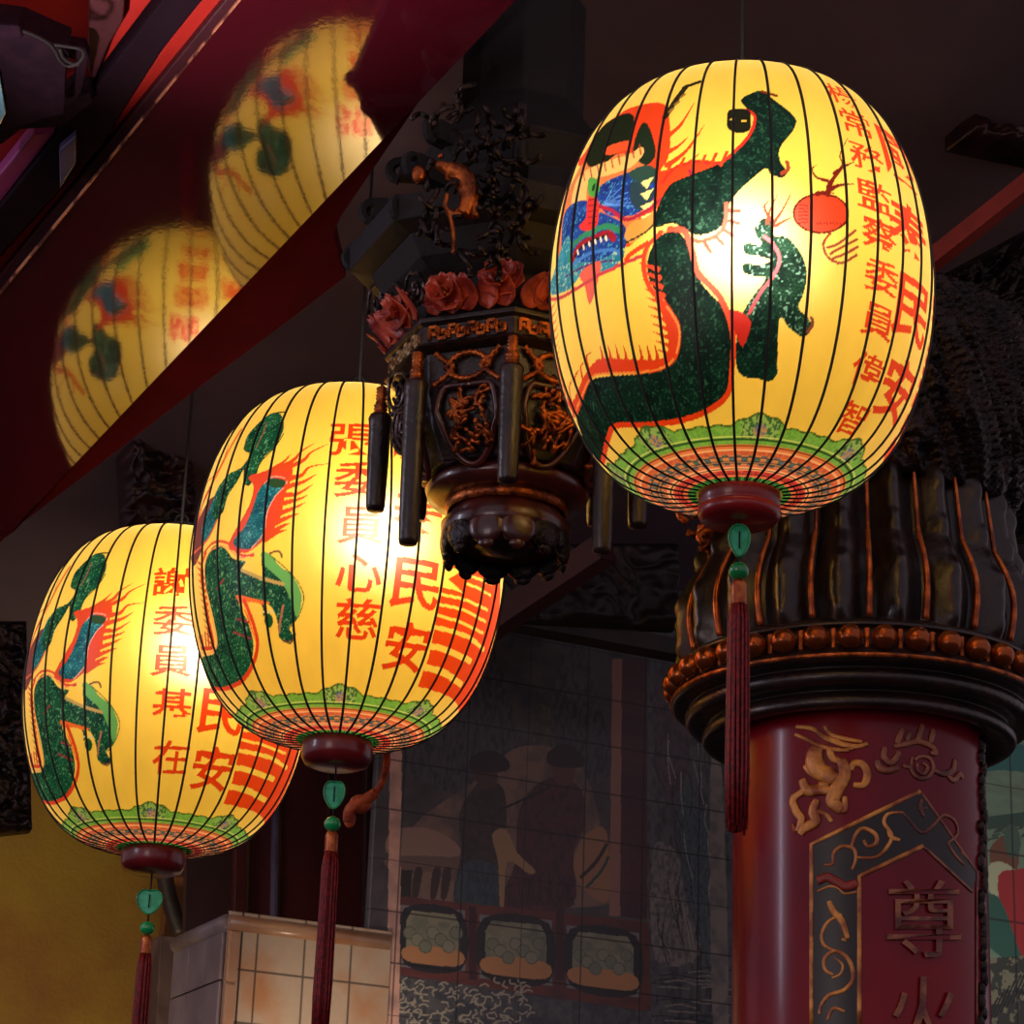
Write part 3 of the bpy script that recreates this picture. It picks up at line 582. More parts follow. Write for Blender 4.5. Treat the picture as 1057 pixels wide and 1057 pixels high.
cbm.tube(smoothpath([ceil(x, y, -.12) for x, y in [(4, 27), (30, 34), (52, 46), (62, 62), (70, 68), (82, 66)]]), .004, 6).build('cable', M_CORD, ft, True)

# ------------------------------------------------------------------ carved work
M_CARV = mat('dark_bronze_carving', (48, 32, 28), .3, .5, color2=(26, 18, 18), scale=18, bump=.5, bscale=90)
M_CGOLD = mat('aged_gilding', (206, 108, 44), .33, .75, color2=(92, 40, 22), scale=34, lo=.35, hi=.65, bump=.3, bscale=120)
M_CREAM = mat('pale_gilding', (205, 178, 128), .4, .5, color2=(150, 110, 70), scale=50)
M_LOTUS = mat('red_lotus_paint', (225, 92, 58), .42, color2=(150, 44, 36), scale=22, bump=.3, bscale=70)
M_BROWN = mat('brown_lacquer', (92, 34, 26), .3, color2=(60, 22, 20), scale=12, coat=.5)
def relief(name, quad, p0, n, amp, seed, m, parent=None, nx=90, ny=90, fx=9, thick=.04, shape=None):
    """carved panel: photo quad (tl,tr,br,bl) on a plane, undercut by noise"""
    n = np.asarray(n, float); Q = [on_plane(x, y, p0, n) for x, y in quad]
    u = np.linspace(0, 1, nx)[None, :, None]; v = np.linspace(0, 1, ny)[:, None, None]
    B = (Q[0]*(1-u)+Q[1]*u)*(1-v)+(Q[3]*(1-u)+Q[2]*u)*v
    W = np.linalg.norm(Q[1]-Q[0]); H = np.linalg.norm(Q[3]-Q[0]); X = u[..., 0]*W*fx+0*v[..., 0]; Y = v[..., 0]*H*fx+0*u[..., 0]
    wx = fbm(X*.8, Y*.8, seed+40)*2.4; wy = fbm(X*.8+9, Y*.8, seed+41)*2.4
    h = 1-np.abs(fbm(X+wx, Y+wy, seed)*2-1)*2.6; h = np.clip(h, 0, 1)**.7+.35*fbm(X*4, Y*4, seed+5, 2)
    e = np.minimum(np.minimum(u[..., 0], 1-u[..., 0])*W, np.minimum(v[..., 0], 1-v[..., 0])*H); h = h*np.clip(e/.02, 0, 1)-thick/amp*(e < 1e-6)
    V = (B+n*(amp*h)[..., None]); o0 = V[0, 0].copy(); me = grid_mesh(name, (V-o0).reshape(-1, 3), nx, ny, False)
    o = link(name, me, m, parent, True)
    o.location = Vector(o0) if parent is None else Vector(o0)-WORG(parent); return o
# carved beam pieces lost in the dark
tag(relief('carved_beam', [(560, -30), (1100, -30), (1100, 250), (560, 250)], at(850, 100, 7.2), -E2, .10, 3, M_CARV, fx=4, nx=170, ny=110), 'dark carved timber in the shadow above the largest lantern', 'carving')
tag(relief('carved_bracket_block', [(968, 285), (1080, 225), (1080, 560), (950, 540)], at(1000, 400, 6.6), -E2, .09, 11, M_CARV, fx=7, nx=90, ny=130), 'dark carved block above the lotus capital at the right edge', 'carving')
tag(relief('oval_carving', [(985, -20), (1080, -20), (1080, 170), (985, 150)], at(1020, 100, 6.7), -E2, .07, 17, mat('brown_carving', (70, 38, 30), .35, .4, color2=(36, 22, 20), scale=12), fx=5, nx=60, ny=90), 'brownish oval carving in the upper right corner', 'carving')
rb = MB(at(960, 268, 6.5)); q0, q1 = at(925, 298, 6.5), at(1110, 152, 6.2); d = (q1-q0)/np.linalg.norm(q1-q0)
rb.tube([q0, q1], .030, 4); tag(rb.build('tie_beam', mat('worn_red_paint', (176, 56, 36), .5), None), 'thin red tie beam slanting up at the right of the largest lantern', 'beam')
tag(relief('fretted_frieze', [(-40, 640), (28, 640), (34, 858), (-40, 866)], at(10, 740, 7.6), -E2, .03, 23, M_CARV, fx=12, nx=50, ny=120), 'dark carved frieze at the left edge behind the lowest lantern', 'carving')
tag(relief('corbel_carving', [(120, 395), (196, 380), (200, 545), (128, 545)], at(160, 470, 7.8), -E2, .07, 29, mat('dim_red_carving', (62, 28, 30), .45, .2, color2=(34, 22, 24), scale=9), fx=8, nx=60, ny=110), 'dim reddish carved corbel above the lowest lantern', 'carving')
tag(relief('carved_lintel', [(196, 330), (420, 240), (420, 400), (196, 560)], at(300, 380, 8.4), -E2, .05, 31, M_DARKW, fx=6, nx=100, ny=90), 'blackened carved lintel behind the middle lantern', 'carving')
db = MB(at(560, 600, 7.4)); db.tube([at(440, 690, 7.6), at(625, 566, 7.2)], .05, 4); tag(db.build('cross_beam', M_MAR), 'dull red cross beam right of the middle lantern', 'beam')

# ------------------------------------------------------------------ hanging carved bracket
BC = at(527, 420, 5.3); BXY = BC[:2]
def fz(x, y, xy, r):                 # height of the photo row y on the near side of an upright axis
    return float(on_plane(x, y, np.array([xy[0], xy[1]-r, 0]), np.array([0, -1., 0]))[2])
def bz(y, r=.25): return fz(527, y, BXY, r)
bt = thing('hanging_bracket', (BC[0], BC[1], bz(560, .12)), 'dark eight-sided hanging bracket with lotus flowers, gold fret and posts, between two lanterns', 'bracket')
PH8 = [-math.pi/2+k*math.pi/4 for k in range(8)]
def octo(prof, a=0.): 
    b = MB(BC); V = [(BXY[0]+r*math.cos(p+a), BXY[1]+r*math.sin(p+a), z) for r, z in prof for p in PH8]
    b.add(V, [(i*8+k, i*8+(k+1) % 8, (i+1)*8+(k+1) % 8, (i+1)*8+k) for i in range(len(prof)-1) for k in range(8)]+[tuple(range(8)), tuple(range(len(prof)*8-8, len(prof)*8))]); return b
def corner(k, r, z): return np.array([BXY[0]+r*math.cos(PH8[k % 8]), BXY[1]+r*math.sin(PH8[k % 8]), z])
def facept(k, t, z, off=0., r=.25):
    a, b = corner(k, r, z), corner(k+1, r, z); n = (a+b)/2-np.array([BXY[0], BXY[1], z]); n /= np.linalg.norm(n); return a*(1-t)+b*t+n*off, n
zt_, zb_ = bz(321), bz(347)
octo([(.235, zb_-.01), (.25, zb_-.004), (.262, zb_), (.255, zb_+.004), (.25, zb_+.008), (.25, zt_-.01), (.262, zt_-.004), (.262, zt_+.006), (.24, zt_+.01)]).build('fret_band', M_BLACKW, bt, False, .002)
FRET = [[(0, 0), (0, 1), (.42, 1), (.42, .35), (.2, .35), (.2, .65)], [(.5, 1), (.5, 0), (.94, 0), (.94, .65), (.72, .65), (.72, .35)]]
for k in (6, 7, 0, 1):
    m = M_CREAM if k == 6 else M_CGOLD; b = MB(BC)
    for j in range(4 if k != 6 else 4):
        for path in FRET:
            pts = []; nn = []
            for x, y in path:
                p, n = facept(k, .07+(j+x*.92)*.217, zb_+.014+(zt_-zb_-.028)*y, .003); pts.append(p); nn.append(n)
            for a_, b_ in zip(range(len(pts)-1), range(1, len(pts))): b.tube([pts[a_], pts[b_]], .0042, 4)
    b.build('gold_fret', m, bt)
# basket below the band
octo([(.235, zb_), (.228, bz(395)), (.212, bz(425)), (.18, bz(455)), (.14, bz(478, .14)), (.13, bz(488, .13))]).build('basket_body', M_BLACKW, bt, False, .003)
for k in (6, 7, 0, 1):
    nm_ = 'medallion'
    zc = bz(432, .215); hh = .072; tc_ = .5; b = MB(BC); wd_ = .36 if k in (7, 0) else .3
    ring = []
    for q in np.linspace(0, 2*math.pi, 33):
        x = math.sin(q); y = math.cos(q); y = y if y < 0 else min(y*1.5, .95)
        x = x*(1.12 if y > 0 else 1.0); rr_ = .228-.045*np.clip((-y+.2), 0, 1.2)
        ring.append(facept(k, tc_+wd_*x*.92, zc+hh*y*1.05, .012, rr_)[0])
    b.tube(ring, .0065, 6); md = b.build('medallion', M_BROWN, bt, True)
    f = MB(BC); r_ = random.Random(50+k)
    for j in range(46):
        x = r_.uniform(-.8, .8)*wd_*.9; y = r_.uniform(-.85, .85)
        if (x/wd_)**2+y*y > .8: continue
        a0 = r_.uniform(0, 6.28); L_ = r_.uniform(.012, .028); pts = []
        for q in range(4):
            a0 += r_.uniform(-.7, .7); rr_ = .226-.04*np.clip(-y+.1, 0, 1); pts.append(facept(k, tc_+x, zc+hh*y, .008+.008*math.sin(q), rr_)[0]); x += math.cos(a0)*L_/.19*.5; y += math.sin(a0)*L_/hh*.5
        f.tube(smoothpath(pts, 3), [.0045+.002*math.sin(i_) for i_ in range(len(smoothpath(pts, 3)))], 5)
    f.build('medallion_relief', M_CGOLD if k in (7, 0, 1) else M_CARV, md, True)
    rp = MB(BC); z1, z2 = bz(352), bz(388); zm = (z1+z2)/2; hz = (z1-z2)/2   # rope work
    def R_(t, y): return facept(k, t, zm+hz*y, .008, .236)[0]
    for pts in ([(.12, .9), (.25, .3), (.33, 0), (.28, -.4), (.1, -1)], [(.88, .9), (.75, .3), (.67, 0), (.72, -.4), (.9, -1)], [(.25, .0), (.35, .55), (.5, .75), (.65, .55), (.75, 0), (.65, -.55), (.5, -.75), (.35, -.55), (.25, 0)]):
        sp = smoothpath([R_(*p) for p in pts], 8); rp.tube(sp, [.0062+.0016*math.sin(i_*1.9) for i_ in range(len(sp))], 6)
    rp.build('rope_ornament', M_CGOLD if k in (7, 0, 1) else M_CARV, bt, True)
# posts and gold balusters
for k, yb in ((6, 532), (7, 566), (0, 500), (1, 568), (2, 540), (3, 540), (5, 540)):
    c0 = corner(k, .262, 0); front = fz(527, 420, BXY, .25)
    dz = math.sin(PH8[k])*.262+.262        # distance behind the near corner
    z0 = bz(380 if k == 0 else 384); zb1 = bz(yb-dz/.25*.25/1.96*1000*.36, .262) if k else bz(498, .262)
    b = MB(c0); b.lathe(c0, [(0, z0), (.021, z0), (.0245, z0-.008), (.0225, z0-.02), (.0215, (z0+zb1)/2), (.0195, zb1+.01), (.017, zb1), (0, zb1-.002)], 18); b.build('corner_post', M_BLACKW, bt, True)
    g = MB(c0); pr_ = [(0, z0+.064)]
    for j in range(8): pr_ += [(.008+.003*(j > 4), z0+.062-j*.0075), (.012+.003*(j > 4), z0+.058-j*.0075)]
    g.lathe(c0, pr_+[(.018, z0), (0, z0-.001)], 14).build('baluster', M_CGOLD if k in (7, 0, 1, 6) else M_CARV, bt, True)
# tray underneath
zz = lambda y, r: bz(y, r)
trb = MB(BC); tb = [(0, zz(476, .13)), (.155, zz(474, .155)), (.165, zz(479, .165)), (.16, zz(488, .16)), (.135, zz(495, .135)), (.12, zz(500, .12)), (.112, zz(500, .112)), (.112, zz(515, .112)), (.13, zz(521, .13)), (.128, zz(535, .128)), (.10, zz(548, .10)), (.06, zz(552, .06)), (0, zz(554, .02))]
trb.lathe((BC[0], BC[1], 0), tb, 40).build('tray', M_BROWN, bt, True)
gd = MB(BC); gd.lathe((BC[0], BC[1], 0), [(.118, zz(499, .118)), (.124, zz(502, .12)), (.124, zz(508, .12)), (.118, zz(511, .118))], 40).build('gold_rim', M_CGOLD, bt, True)
for k in range(12):
    a_ = k*math.pi/6+.2; c_ = np.array([BXY[0]+.118*math.cos(a_), BXY[1]+.118*math.sin(a_), zz(542, .12)]); b = MB(c_)
    R3 = [[-math.sin(a_), math.cos(a_), 0], [math.cos(a_), math.sin(a_), 0], [0, 0, 1]]
    b.ball(c_, (.038, .013, .036), 14, 8, R3); b.ball(c_+[0, 0, -.034], (.018, .008, .012), 8, 6, R3); b.build('hanging_petal', M_CARV if k not in (8, 9) else M_BROWN, bt, True)
cz_ = zz(560, .03); cn = MB(BC); cn.lathe((BC[0], BC[1], 0), [(0, cz_+.03), (.05, cz_+.03), (.07, cz_+.012), (.06, cz_-.004), (.03, cz_-.016), (0, cz_-.018)], 24).build('bottom_knob', M_BLACKW, bt, True)
# lotus flowers on top of the band
def petal(b, c, dirv, up, L_, W_, curl=.3):
    dirv = np.asarray(dirv, float); side = np.cross(dirv, up); side /= np.linalg.norm(side)+1e-9; k0 = []; n_ = 7; m_ = 5
    for i_ in range(n_):
        t = i_/(n_-1); w_ = W_*math.sin(math.pi*min(t*.85+.12, 1))**.8
        for j in range(m_):
            s_ = (j/(m_-1)-.5)*2; k0.append(np.asarray(c)+dirv*L_*t+side*w_*s_+np.asarray(up)*(curl*L_*t*t-.25*W_*(1-s_*s_)*(1-t*.3)))
    top = [p+np.asarray(up)*.003 for p in k0]; N = len(k0)
    Fs = [(i_*m_+j, i_*m_+j+1, (i_+1)*m_+j+1, (i_+1)*m_+j) for i_ in range(n_-1) for j in range(m_-1)]
    ed = [(i_*m_) for i_ in range(n_)]+[(n_-1)*m_+j for j in range(1, m_)]+[i_*m_+m_-1 for i_ in range(n_-2, -1, -1)]+[j for j in range(m_-2, 0, -1)]
    b.add(k0+top, Fs+[tuple(q+N for q in f[::-1]) for f in Fs]+[(ed[i_], ed[(i_+1) % len(ed)], ed[(i_+1) % len(ed)]+N, ed[i_]+N) for i_ in range(len(ed))])
for k, t, y in ((7, .28, 298), (7, .9, 290), (0, .42, 298), (0, .95, 300), (6, .6, 322), (1, .5, 310)):
    z_ = bz(y) if k in (7, 0) else bz(296); c_, n_ = facept(k, t, z_, .015); b = MB(c_); tg = np.cross(n_, EZ)
    for j in range(8):
        q = j*math.pi/4+.3; dv = tg*math.cos(q)+EZ*math.sin(q)*.8; petal(b, c_, dv, n_, .052, .024, .25)
    for j in range(7):
        q = j*math.pi/3.5; dv = tg*math.cos(q)*.8+EZ*math.sin(q)*.7+n_*.5; petal(b, c_+n_*.008, dv/np.linalg.norm(dv), n_, .036, .018, .4)
    lo_ = b.build('lotus_flower', M_LOTUS, bt, True)
    s_ = MB(c_)
    for j in range(14): s_.ball(c_+n_*.022+tg*rnd.uniform(-.013, .013)+EZ*rnd.uniform(-.012, .012), .0045, 6, 4)
    s_.build('stamens', M_CGOLD, lo_, True)
lb_ = MB(BC)
for k in (5, 6, 7, 0, 1):
    for t in (.02, .2, .4, .6, .8):
        c_, n_ = facept(k, t+.1, zt_+.012, .01); tg = np.cross(n_, EZ); dv = EZ*.8+tg*rnd.uniform(-.5, .5)+n_*.35; petal(lb_, c_, dv/np.linalg.norm(dv), n_, .06, .026, .5)
lb_.build('lotus_leaf_row', M_LOTUS, bt, True)
# corbel tiers above
zu = [bz(y) for y in (322, 300, 272, 255, 235, 205, 190, 150, 120, 60, -60)]
M_TIER = mat('sooty_black_timber', (24, 17, 19), .75, scale=9, bump=.3)
octo([(.24, zu[0]), (.2, zu[1]), (.215, zu[2]), (.27, zu[3]), (.30, zu[4])]).build('lower_tier', M_TIER, bt, False, .004)
octo([(.30, zu[4]), (.345, zu[4]+.01), (.35, zu[5]), (.31, zu[5]+.005)]).build('middle_tier', M_TIER, bt, False, .004)
octo([(.2, zu[5]), (.19, zu[7]), (.23, zu[8]), (.13, zu[9]), (.13, zu[10])]).build('upper_tier', M_TIER, bt, False, .004)
for k in range(8):          # radiating bracket arms with scroll ends
    if k in (3, 4): continue
    b = MB(BC); dr = np.array([math.cos(PH8[k]), math.sin(PH8[k]), 0]); sd = np.array([-dr[1], dr[0], 0])
    for lv, (r0, r1, z_) in enumerate(((.12, .33, bz(215)), (.10, .30, bz(165)), (.08, .25, bz(120)))):
        b.box(np.array([*BXY, z_])+dr*(r0+r1)/2, r1-r0, .035, .045, (dr, sd, EZ))
        sp = [np.array([*BXY, z_])+dr*(r1+.022*math.cos(q)*(1-q/9))+EZ*(.022*math.sin(q)*(1-q/9)) for q in np.linspace(-1.5, 5, 14)]
        b.tube(sp, .011, 6)
    b.build('bracket_arm', M_TIER, bt, False, .003)
for (x0, y0, w_, h_, s_) in ((404, 312, 15, 26, 1), (428, 298, 12, 22, 2), (388, 318, 10, 30, 3), (412, 405, 14, 26, 4), (415, 445, 12, 30, 5)):   # pierced ovals at the left face
    k = 6; p0 = facept(k, .5, bz(400), .02)[0]; n_ = facept(k, .5, 0)[1]; b = MB(BC)
    b.tube([on_plane(x0+w_*math.cos(q)*.8, y0+h_*math.sin(q)*.8, p0, n_) for q in np.linspace(0, 6.28, 22)], .004, 5)
    b.tube(smoothpath([on_plane(x0+w_*.45*math.cos(q)*(q/9), y0+h_*.6*math.sin(q)*(q/9), p0, n_) for q in np.linspace(0, 9, 12)], 3), .004, 5)
    b.build('pierced_scroll', mat('silvered_carving', (120, 110, 112), .3, .8, color2=(40, 34, 36), scale=60, lo=.45, hi=.55), bt, True)
# gilded beast on the tier
p0 = at(470, 190, 5.02); n_ = np.array([0, -1., 0]); b = MB(BC)
def zp(P, rad):
    s_ = smoothpath([on_plane(x, y, p0, n_) for x, y in P], 5); b.tube(s_, [rad*(1-.5*abs(i_/(len(s_)-1)-.35)) for i_ in range(len(s_))], 8)
zp([(462, 176), (474, 180), (482, 192), (484, 208), (478, 222)], .022); zp([(482, 200), (489, 212), (490, 224)], .012); zp([(464, 178), (458, 172), (450, 170)], .012)
zp([(478, 215), (470, 222), (462, 218)], .010); zp([(462, 200), (460, 212), (466, 226), (468, 246), (468, 262)], .006); zp([(456, 162), (454, 160)], .008)
b.ball(on_plane(432, 180, p0, n_), (.014, .014, .018)); b.build('gilded_beast', M_CGOLD, bt, True)
b = MB(BC); r_ = random.Random(91)
for j in range(70):
    x, y = r_.uniform(440, 540), r_.uniform(100, 262); pts = []; a0 = r_.uniform(0, 6.3)
    for q in range(5): pts.append(on_plane(x, y, at(490, 190, 5.0+r_.uniform(0, .06)), n_)); a0 += r_.uniform(-.8, .8); x += math.cos(a0)*7; y += math.sin(a0)*8
    b.tube(smoothpath(pts, 3), .0055, 5)
b.build('foliage_carving', M_CARV, bt, True)

# ------------------------------------------------------------------ red column with lotus capital
CC = at(887, 900, 5.5); CX_ = CC[:2]; CS = 5.5/6.2; RS = .30*CS
def cz(y, r): return fz(886, y, CX_, r*CS)
ct_ = thing('temple_column', (CC[0], CC[1], 2.0), 'round red lacquered column with gold dragon relief and dark lotus capital', 'column')
M_SHAFT = mat('red_shaft_lacquer', (134, 9, 28), .24, color2=(110, 8, 32), scale=2.5, coat=.12, ior=1.33)
def lath(name, prof, m, n=72):
    b = MB(CC); b.lathe(np.array([CX_[0], CX_[1], 0]), [(r*CS, z) for r, z in prof], n); return b.build(name, m, ct_, True)
zs = cz(722, .3)
lath('shaft', [(.30, 1.6), (.30, zs)], M_SHAFT, 128)
sm = smoothpath([np.array([r, cz(y, r)]) for r, y in [(.29, 728), (.34, 731), (.372, 727), (.375, 718), (.36, 711), (.385, 708), (.412, 702), (.418, 693), (.405, 687), (.425, 684), (.446, 680), (.452, 674), (.44, 668), (.428, 662), (.428, 648), (.44, 643), (.43, 638), (.40, 636)]], 3)
lath('capital_mouldings', [tuple(p) for p in sm], M_BLACKW)
lath('gilt_line', [(.452, cz(677, .452)), (.4555, cz(675, .455)), (.4545, cz(673, .452))], M_CGOLD)
zbd = cz(655, .455); bm_ = MB((CX_[0], CX_[1]-.445*CS, zbd)); M_BEAD = mat('gilt_bead_paint', (226, 128, 58), .24, .75, color2=(150, 74, 34), scale=9)
bm_.ball((CX_[0], CX_[1]-.445*CS, zbd), .0295*CS, 24, 16)
sp_ = MB((CX_[0], CX_[1]-.434*CS, zbd)); sp_.box((CX_[0], CX_[1]-.434*CS, zbd), .011, .009, .044)
b0 = bm_.build('gilt_bead', M_BEAD, ct_, True); s0 = sp_.build('bead_spacer', M_CGOLD, ct_, False, .003)
for k in range(36):
    for src, r_, ph_ in ((b0, .445*CS, 0), (s0, .434*CS, .5)):
        a_ = (k+ph_)*math.pi/18-math.pi/2
        o = src if (k == 0 and src is b0) else (src if k == 0 else src.copy())
        if k: COL.objects.link(o); o.parent = ct_
        o.location = Vector((CX_[0]+r_*math.cos(a_), CX_[1]+r_*math.sin(a_), zbd))-ct_.location; o.rotation_euler = (0, 0, a_+math.pi/2)
# lotus petals
z0p, z1p = cz(642, .42), cz(470, .40); M_PET = mat('dark_bronze_petal', (38, 24, 20), .34, .1, color2=(26, 17, 17), scale=16, bump=.35, bscale=30, coat=.25)
M_EDGE = mat('gilt_edge_highlight', (224, 120, 52), .26, .6, color2=(120, 50, 26), scale=18)  # gilt brightened so its colour carries the orange lantern highlights on the ridges
nx_, ny_ = 31, 50; da = math.pi/20; V = []; EV = []
for j in range(ny_):
    v = j/(ny_-1); R = .40-.05*v+.032*math.sin(math.pi*min(v*1.7, 1))
    for i_ in range(nx_):
        u = (i_/(nx_-1)-.5)*2; a_ = -math.pi/2+u*da
        bel = .030*math.exp(-(u/.5)**2)-.02*abs(u)**2+.009*math.exp(-(u/.3)**2)*max(0, math.sin(v*22))
        V.append(((R+bel)*CS*math.cos(a_), (R+bel)*CS*math.sin(a_), z0p+(z1p-z0p)*v))
    EV.append(np.array([(R+.012)*CS*math.cos(-math.pi/2+da), (R+.012)*CS*math.sin(-math.pi/2+da), z0p+(z1p-z0p)*v]))
pm = grid_mesh('capital_petal', np.array(V), nx_, ny_, False); pm.materials.append(M_PET)
eb = MB(); eb.tube(EV[2:-1], [.008*(1-.5*(j/46)) for j in range(47)], 8); e0 = None
for k in range(20):
    o = bpy.data.objects.new('capital_petal', pm); COL.objects.link(o); o.parent = ct_
    loc_ = Vector((CX_[0], CX_[1], 0))-ct_.location; o.location = loc_; ro_ = (0, 0, k*2*da+math.radians(5.)); o.rotation_euler = ro_
    if e0 is None: e = e0 = eb.build('petal_edge', M_EDGE, ct_, True, loc=False)
    else: e = e0.copy(); COL.objects.link(e)
    e.location = loc_; e.rotation_euler = ro_
lath('capital_core', [(.36, z0p-.01), (.33, z1p+.02), (.0, z1p+.03)], M_CARV)
nj, nk = 90, 260; JJ = np.linspace(0, 1, nj)[:, None]; KK = np.linspace(0, 2*math.pi, nk, endpoint=False)[None, :]
hx = 14*np.cos(KK)*np.ones_like(JJ); hy = 14*np.sin(KK)*np.ones_like(JJ)
hh = 1-np.abs(fbm(hx+JJ*9+50, hy+JJ*7+50, 77)*2-1)*2.4; hh = np.clip(hh, 0, 1)*np.sin(math.pi*JJ)**.3
R_ = (.36+.05*np.sin(math.pi*JJ*.9)+.03*JJ+.05*hh)*CS; zz_ = z1p-.02+(cz(262, .42)-z1p)*JJ*np.ones_like(KK)
dm = grid_mesh('carved_drum', np.stack([R_*np.cos(KK), R_*np.sin(KK), zz_], -1).reshape(-1, 3), nk, nj, True)
do = link('carved_drum', dm, M_CARV, ct_, True); do.location = Vector((CX_[0], CX_[1], 0))-ct_.location
for (a_, zc_, s_) in ((-2.75, cz(515, .42), 1.), (-2.95, cz(470, .42), .8)):
    c_ = np.array([CX_[0]+.43*CS*math.cos(a_), CX_[1]+.43*CS*math.sin(a_), zc_]); b = MB(c_); r_ = random.Random(5)
    for j in range(16):
        q = c_+np.array([r_.uniform(-.035, .035), r_.uniform(-.03, .03), r_.uniform(-.045, .05)])*s_; b.tube(smoothpath([q, q+[r_.uniform(-.02, .02), 0, .02], q+[r_.uniform(-.03, .03), -.01, .035]], 3), .008*s_, 6)
    b.build('capital_figure', M_CGOLD if s_ == 1 else M_CARV, ct_, True)
# relief on the shaft
KC = (740, 720, 10/3)
def cyl(x, y, off=0.):
    r = ray(x, y); R = RS+off; o = EYE[:2]-CX_; a = r[0]**2+r[1]**2; b_ = 2*(o@r[:2]); c_ = o@o-R*R; D = b_*b_-4*a*c_
    if D < 0:
        t = -b_/(2*a); p = EYE+r*t; d_ = p[:2]-CX_; d_ = d_/np.linalg.norm(d_)*R; return np.array([CX_[0]+d_[0], CX_[1]+d_[1], p[2]])
    t = (-b_-math.sqrt(D))/(2*a); return EYE+r*t
def cylK(P, off=0.): return [cyl(KC[0]+x/KC[2], KC[1]+y/KC[2], off) for x, y in P]
def nrm(P): 
    N = [np.array([p[0]-CX_[0], p[1]-CX_[1], 0]) for p in P]; return [n/np.linalg.norm(n) for n in N]
def cstroke(b, P, w_, taper=.35, k=6, straight=False):
    S_ = cylK(P, .002) if straight else cylK(smoothpath([np.array(p, float) for p in P], k), .002)
    if straight:
        T = []
        for a_, c_ in zip(P[:-1], P[1:]): T += [(a_[0]+(c_[0]-a_[0])*q/8, a_[1]+(c_[1]-a_[1])*q/8) for q in range(8)]
        S_ = cylK(T+[P[-1]], .002)
    n_ = len(S_); rad = w_/KC[2]*2.0e-3/2
    b.tube(S_, [rad*(1-taper*abs(2*i_/(n_-1)-1)**2) for i_ in range(n_)], 8, flat=nrm(S_), fl=.38)
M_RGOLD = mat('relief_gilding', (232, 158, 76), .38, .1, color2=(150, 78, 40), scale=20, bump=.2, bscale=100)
b = MB(CC)
for P, w_ in ((P_, w__*1.55) for P_, w__ in (([(272, 100), (330, 108), (370, 138), (430, 160), (480, 168), (520, 158)], 13), ([(370, 98), (395, 128), (440, 142), (500, 152)], 11), ([(268, 126), (310, 145), (350, 165), (400, 178), (455, 182)], 11), ([(350, 120), (380, 140), (420, 150)], 12), ([(440, 180), (470, 175)], 9),
              ([(345, 170), (335, 215), (355, 255), (410, 280)], 44), ([(385, 175), (400, 210), (440, 225)], 18), ([(330, 190), (315, 235), (345, 265)], 16), ([(300, 235), (325, 262), (350, 262)], 12), ([(428, 215), (440, 262), (410, 320), (398, 360), (432, 386)], 34), ([(440, 340), (440, 385), (425, 388)], 14),
              ([(470, 300), (505, 300), (518, 262), (500, 230), (470, 228), (462, 250)], 18), ([(400, 320), (350, 318), (310, 318), (292, 282)], 26), ([(300, 320), (262, 350), (272, 392), (290, 420), (275, 462)], 20), ([(345, 350), (330, 392), (340, 425), (300, 450), (285, 470)], 24), ([(345, 390), (372, 400), (396, 428)], 12), ([(262, 435), (268, 462)], 12), ([(350, 300), (385, 300)], 22), ([(395, 240), (375, 290)], 30))): cstroke(b, P, w_)
b.build('gold_dragon_relief', M_RGOLD, ct_, True)
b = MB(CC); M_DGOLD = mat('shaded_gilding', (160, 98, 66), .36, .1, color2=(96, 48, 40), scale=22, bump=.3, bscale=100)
for P, w_ in ((P_, w__*1.7) for P_, w__ in (([(620, 160), (628, 135), (640, 105)], 14), ([(655, 150), (660, 130), (668, 118)], 12), ([(690, 150), (700, 120), (708, 92)], 14), ([(735, 155), (742, 130), (745, 108)], 14), ([(610, 168), (650, 160), (690, 150), (735, 165), (755, 190), (735, 190)], 14), ([(578, 170), (575, 205), (600, 225), (622, 200), (624, 185)], 14), ([(552, 215), (560, 242), (590, 250), (625, 240)], 16),
              ([(748, 250), (780, 262), (812, 250), (820, 212)], 14), ([(790, 262), (815, 285), (838, 262), (845, 280)], 12), ([(672, 205), (668, 245), (690, 275), (725, 275), (745, 245), (735, 212), (705, 202), (680, 215)], 9), ([(690, 225), (690, 250), (712, 262), (725, 240), (708, 225)], 8), ([(640, 235), (668, 240)], 12))): cstroke(b, P, w_)
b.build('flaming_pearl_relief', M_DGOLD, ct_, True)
OUT = [(325, 1130), (325, 505), (700, 322), (895, 600), (895, 1130)]; INN = [(490, 1130), (490, 615), (710, 510), (880, 668), (880, 1130)]
fieldV = []; Fs = []; cnt = 0
def lerp(P, n_=10): return [(a_[0]+(c_[0]-a_[0])*q/n_, a_[1]+(c_[1]-a_[1])*q/n_) for a_, c_ in zip(P[:-1], P[1:]) for q in range(n_)]+[P[-1]]
lo_, li_ = lerp(OUT[:4]), lerp(INN[:4]); rows = []
for a_, c_ in zip(lo_, li_): rows.append(cylK([(a_[0]+(c_[0]-a_[0])*q/6, a_[1]+(c_[1]-a_[1])*q/6) for q in range(7)], .0015))
b = MB(CC); b.add([p for r_ in rows for p in r_], [(i_*7+j, i_*7+j+1, (i_+1)*7+j+1, (i_+1)*7+j) for i_ in range(len(rows)-1) for j in range(6)]); b.build('black_field', mat('black_field_paint', (26, 22, 24), .35), ct_, True)
b = MB(CC); cstroke(b, OUT[:3], 15, 0, straight=True); cstroke(b, INN[:3], 15, 0, straight=True); b.build('gold_frame', M_RGOLD, ct_, True)
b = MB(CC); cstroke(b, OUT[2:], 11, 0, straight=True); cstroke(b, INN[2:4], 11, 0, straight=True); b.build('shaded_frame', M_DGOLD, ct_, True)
b = MB(CC)
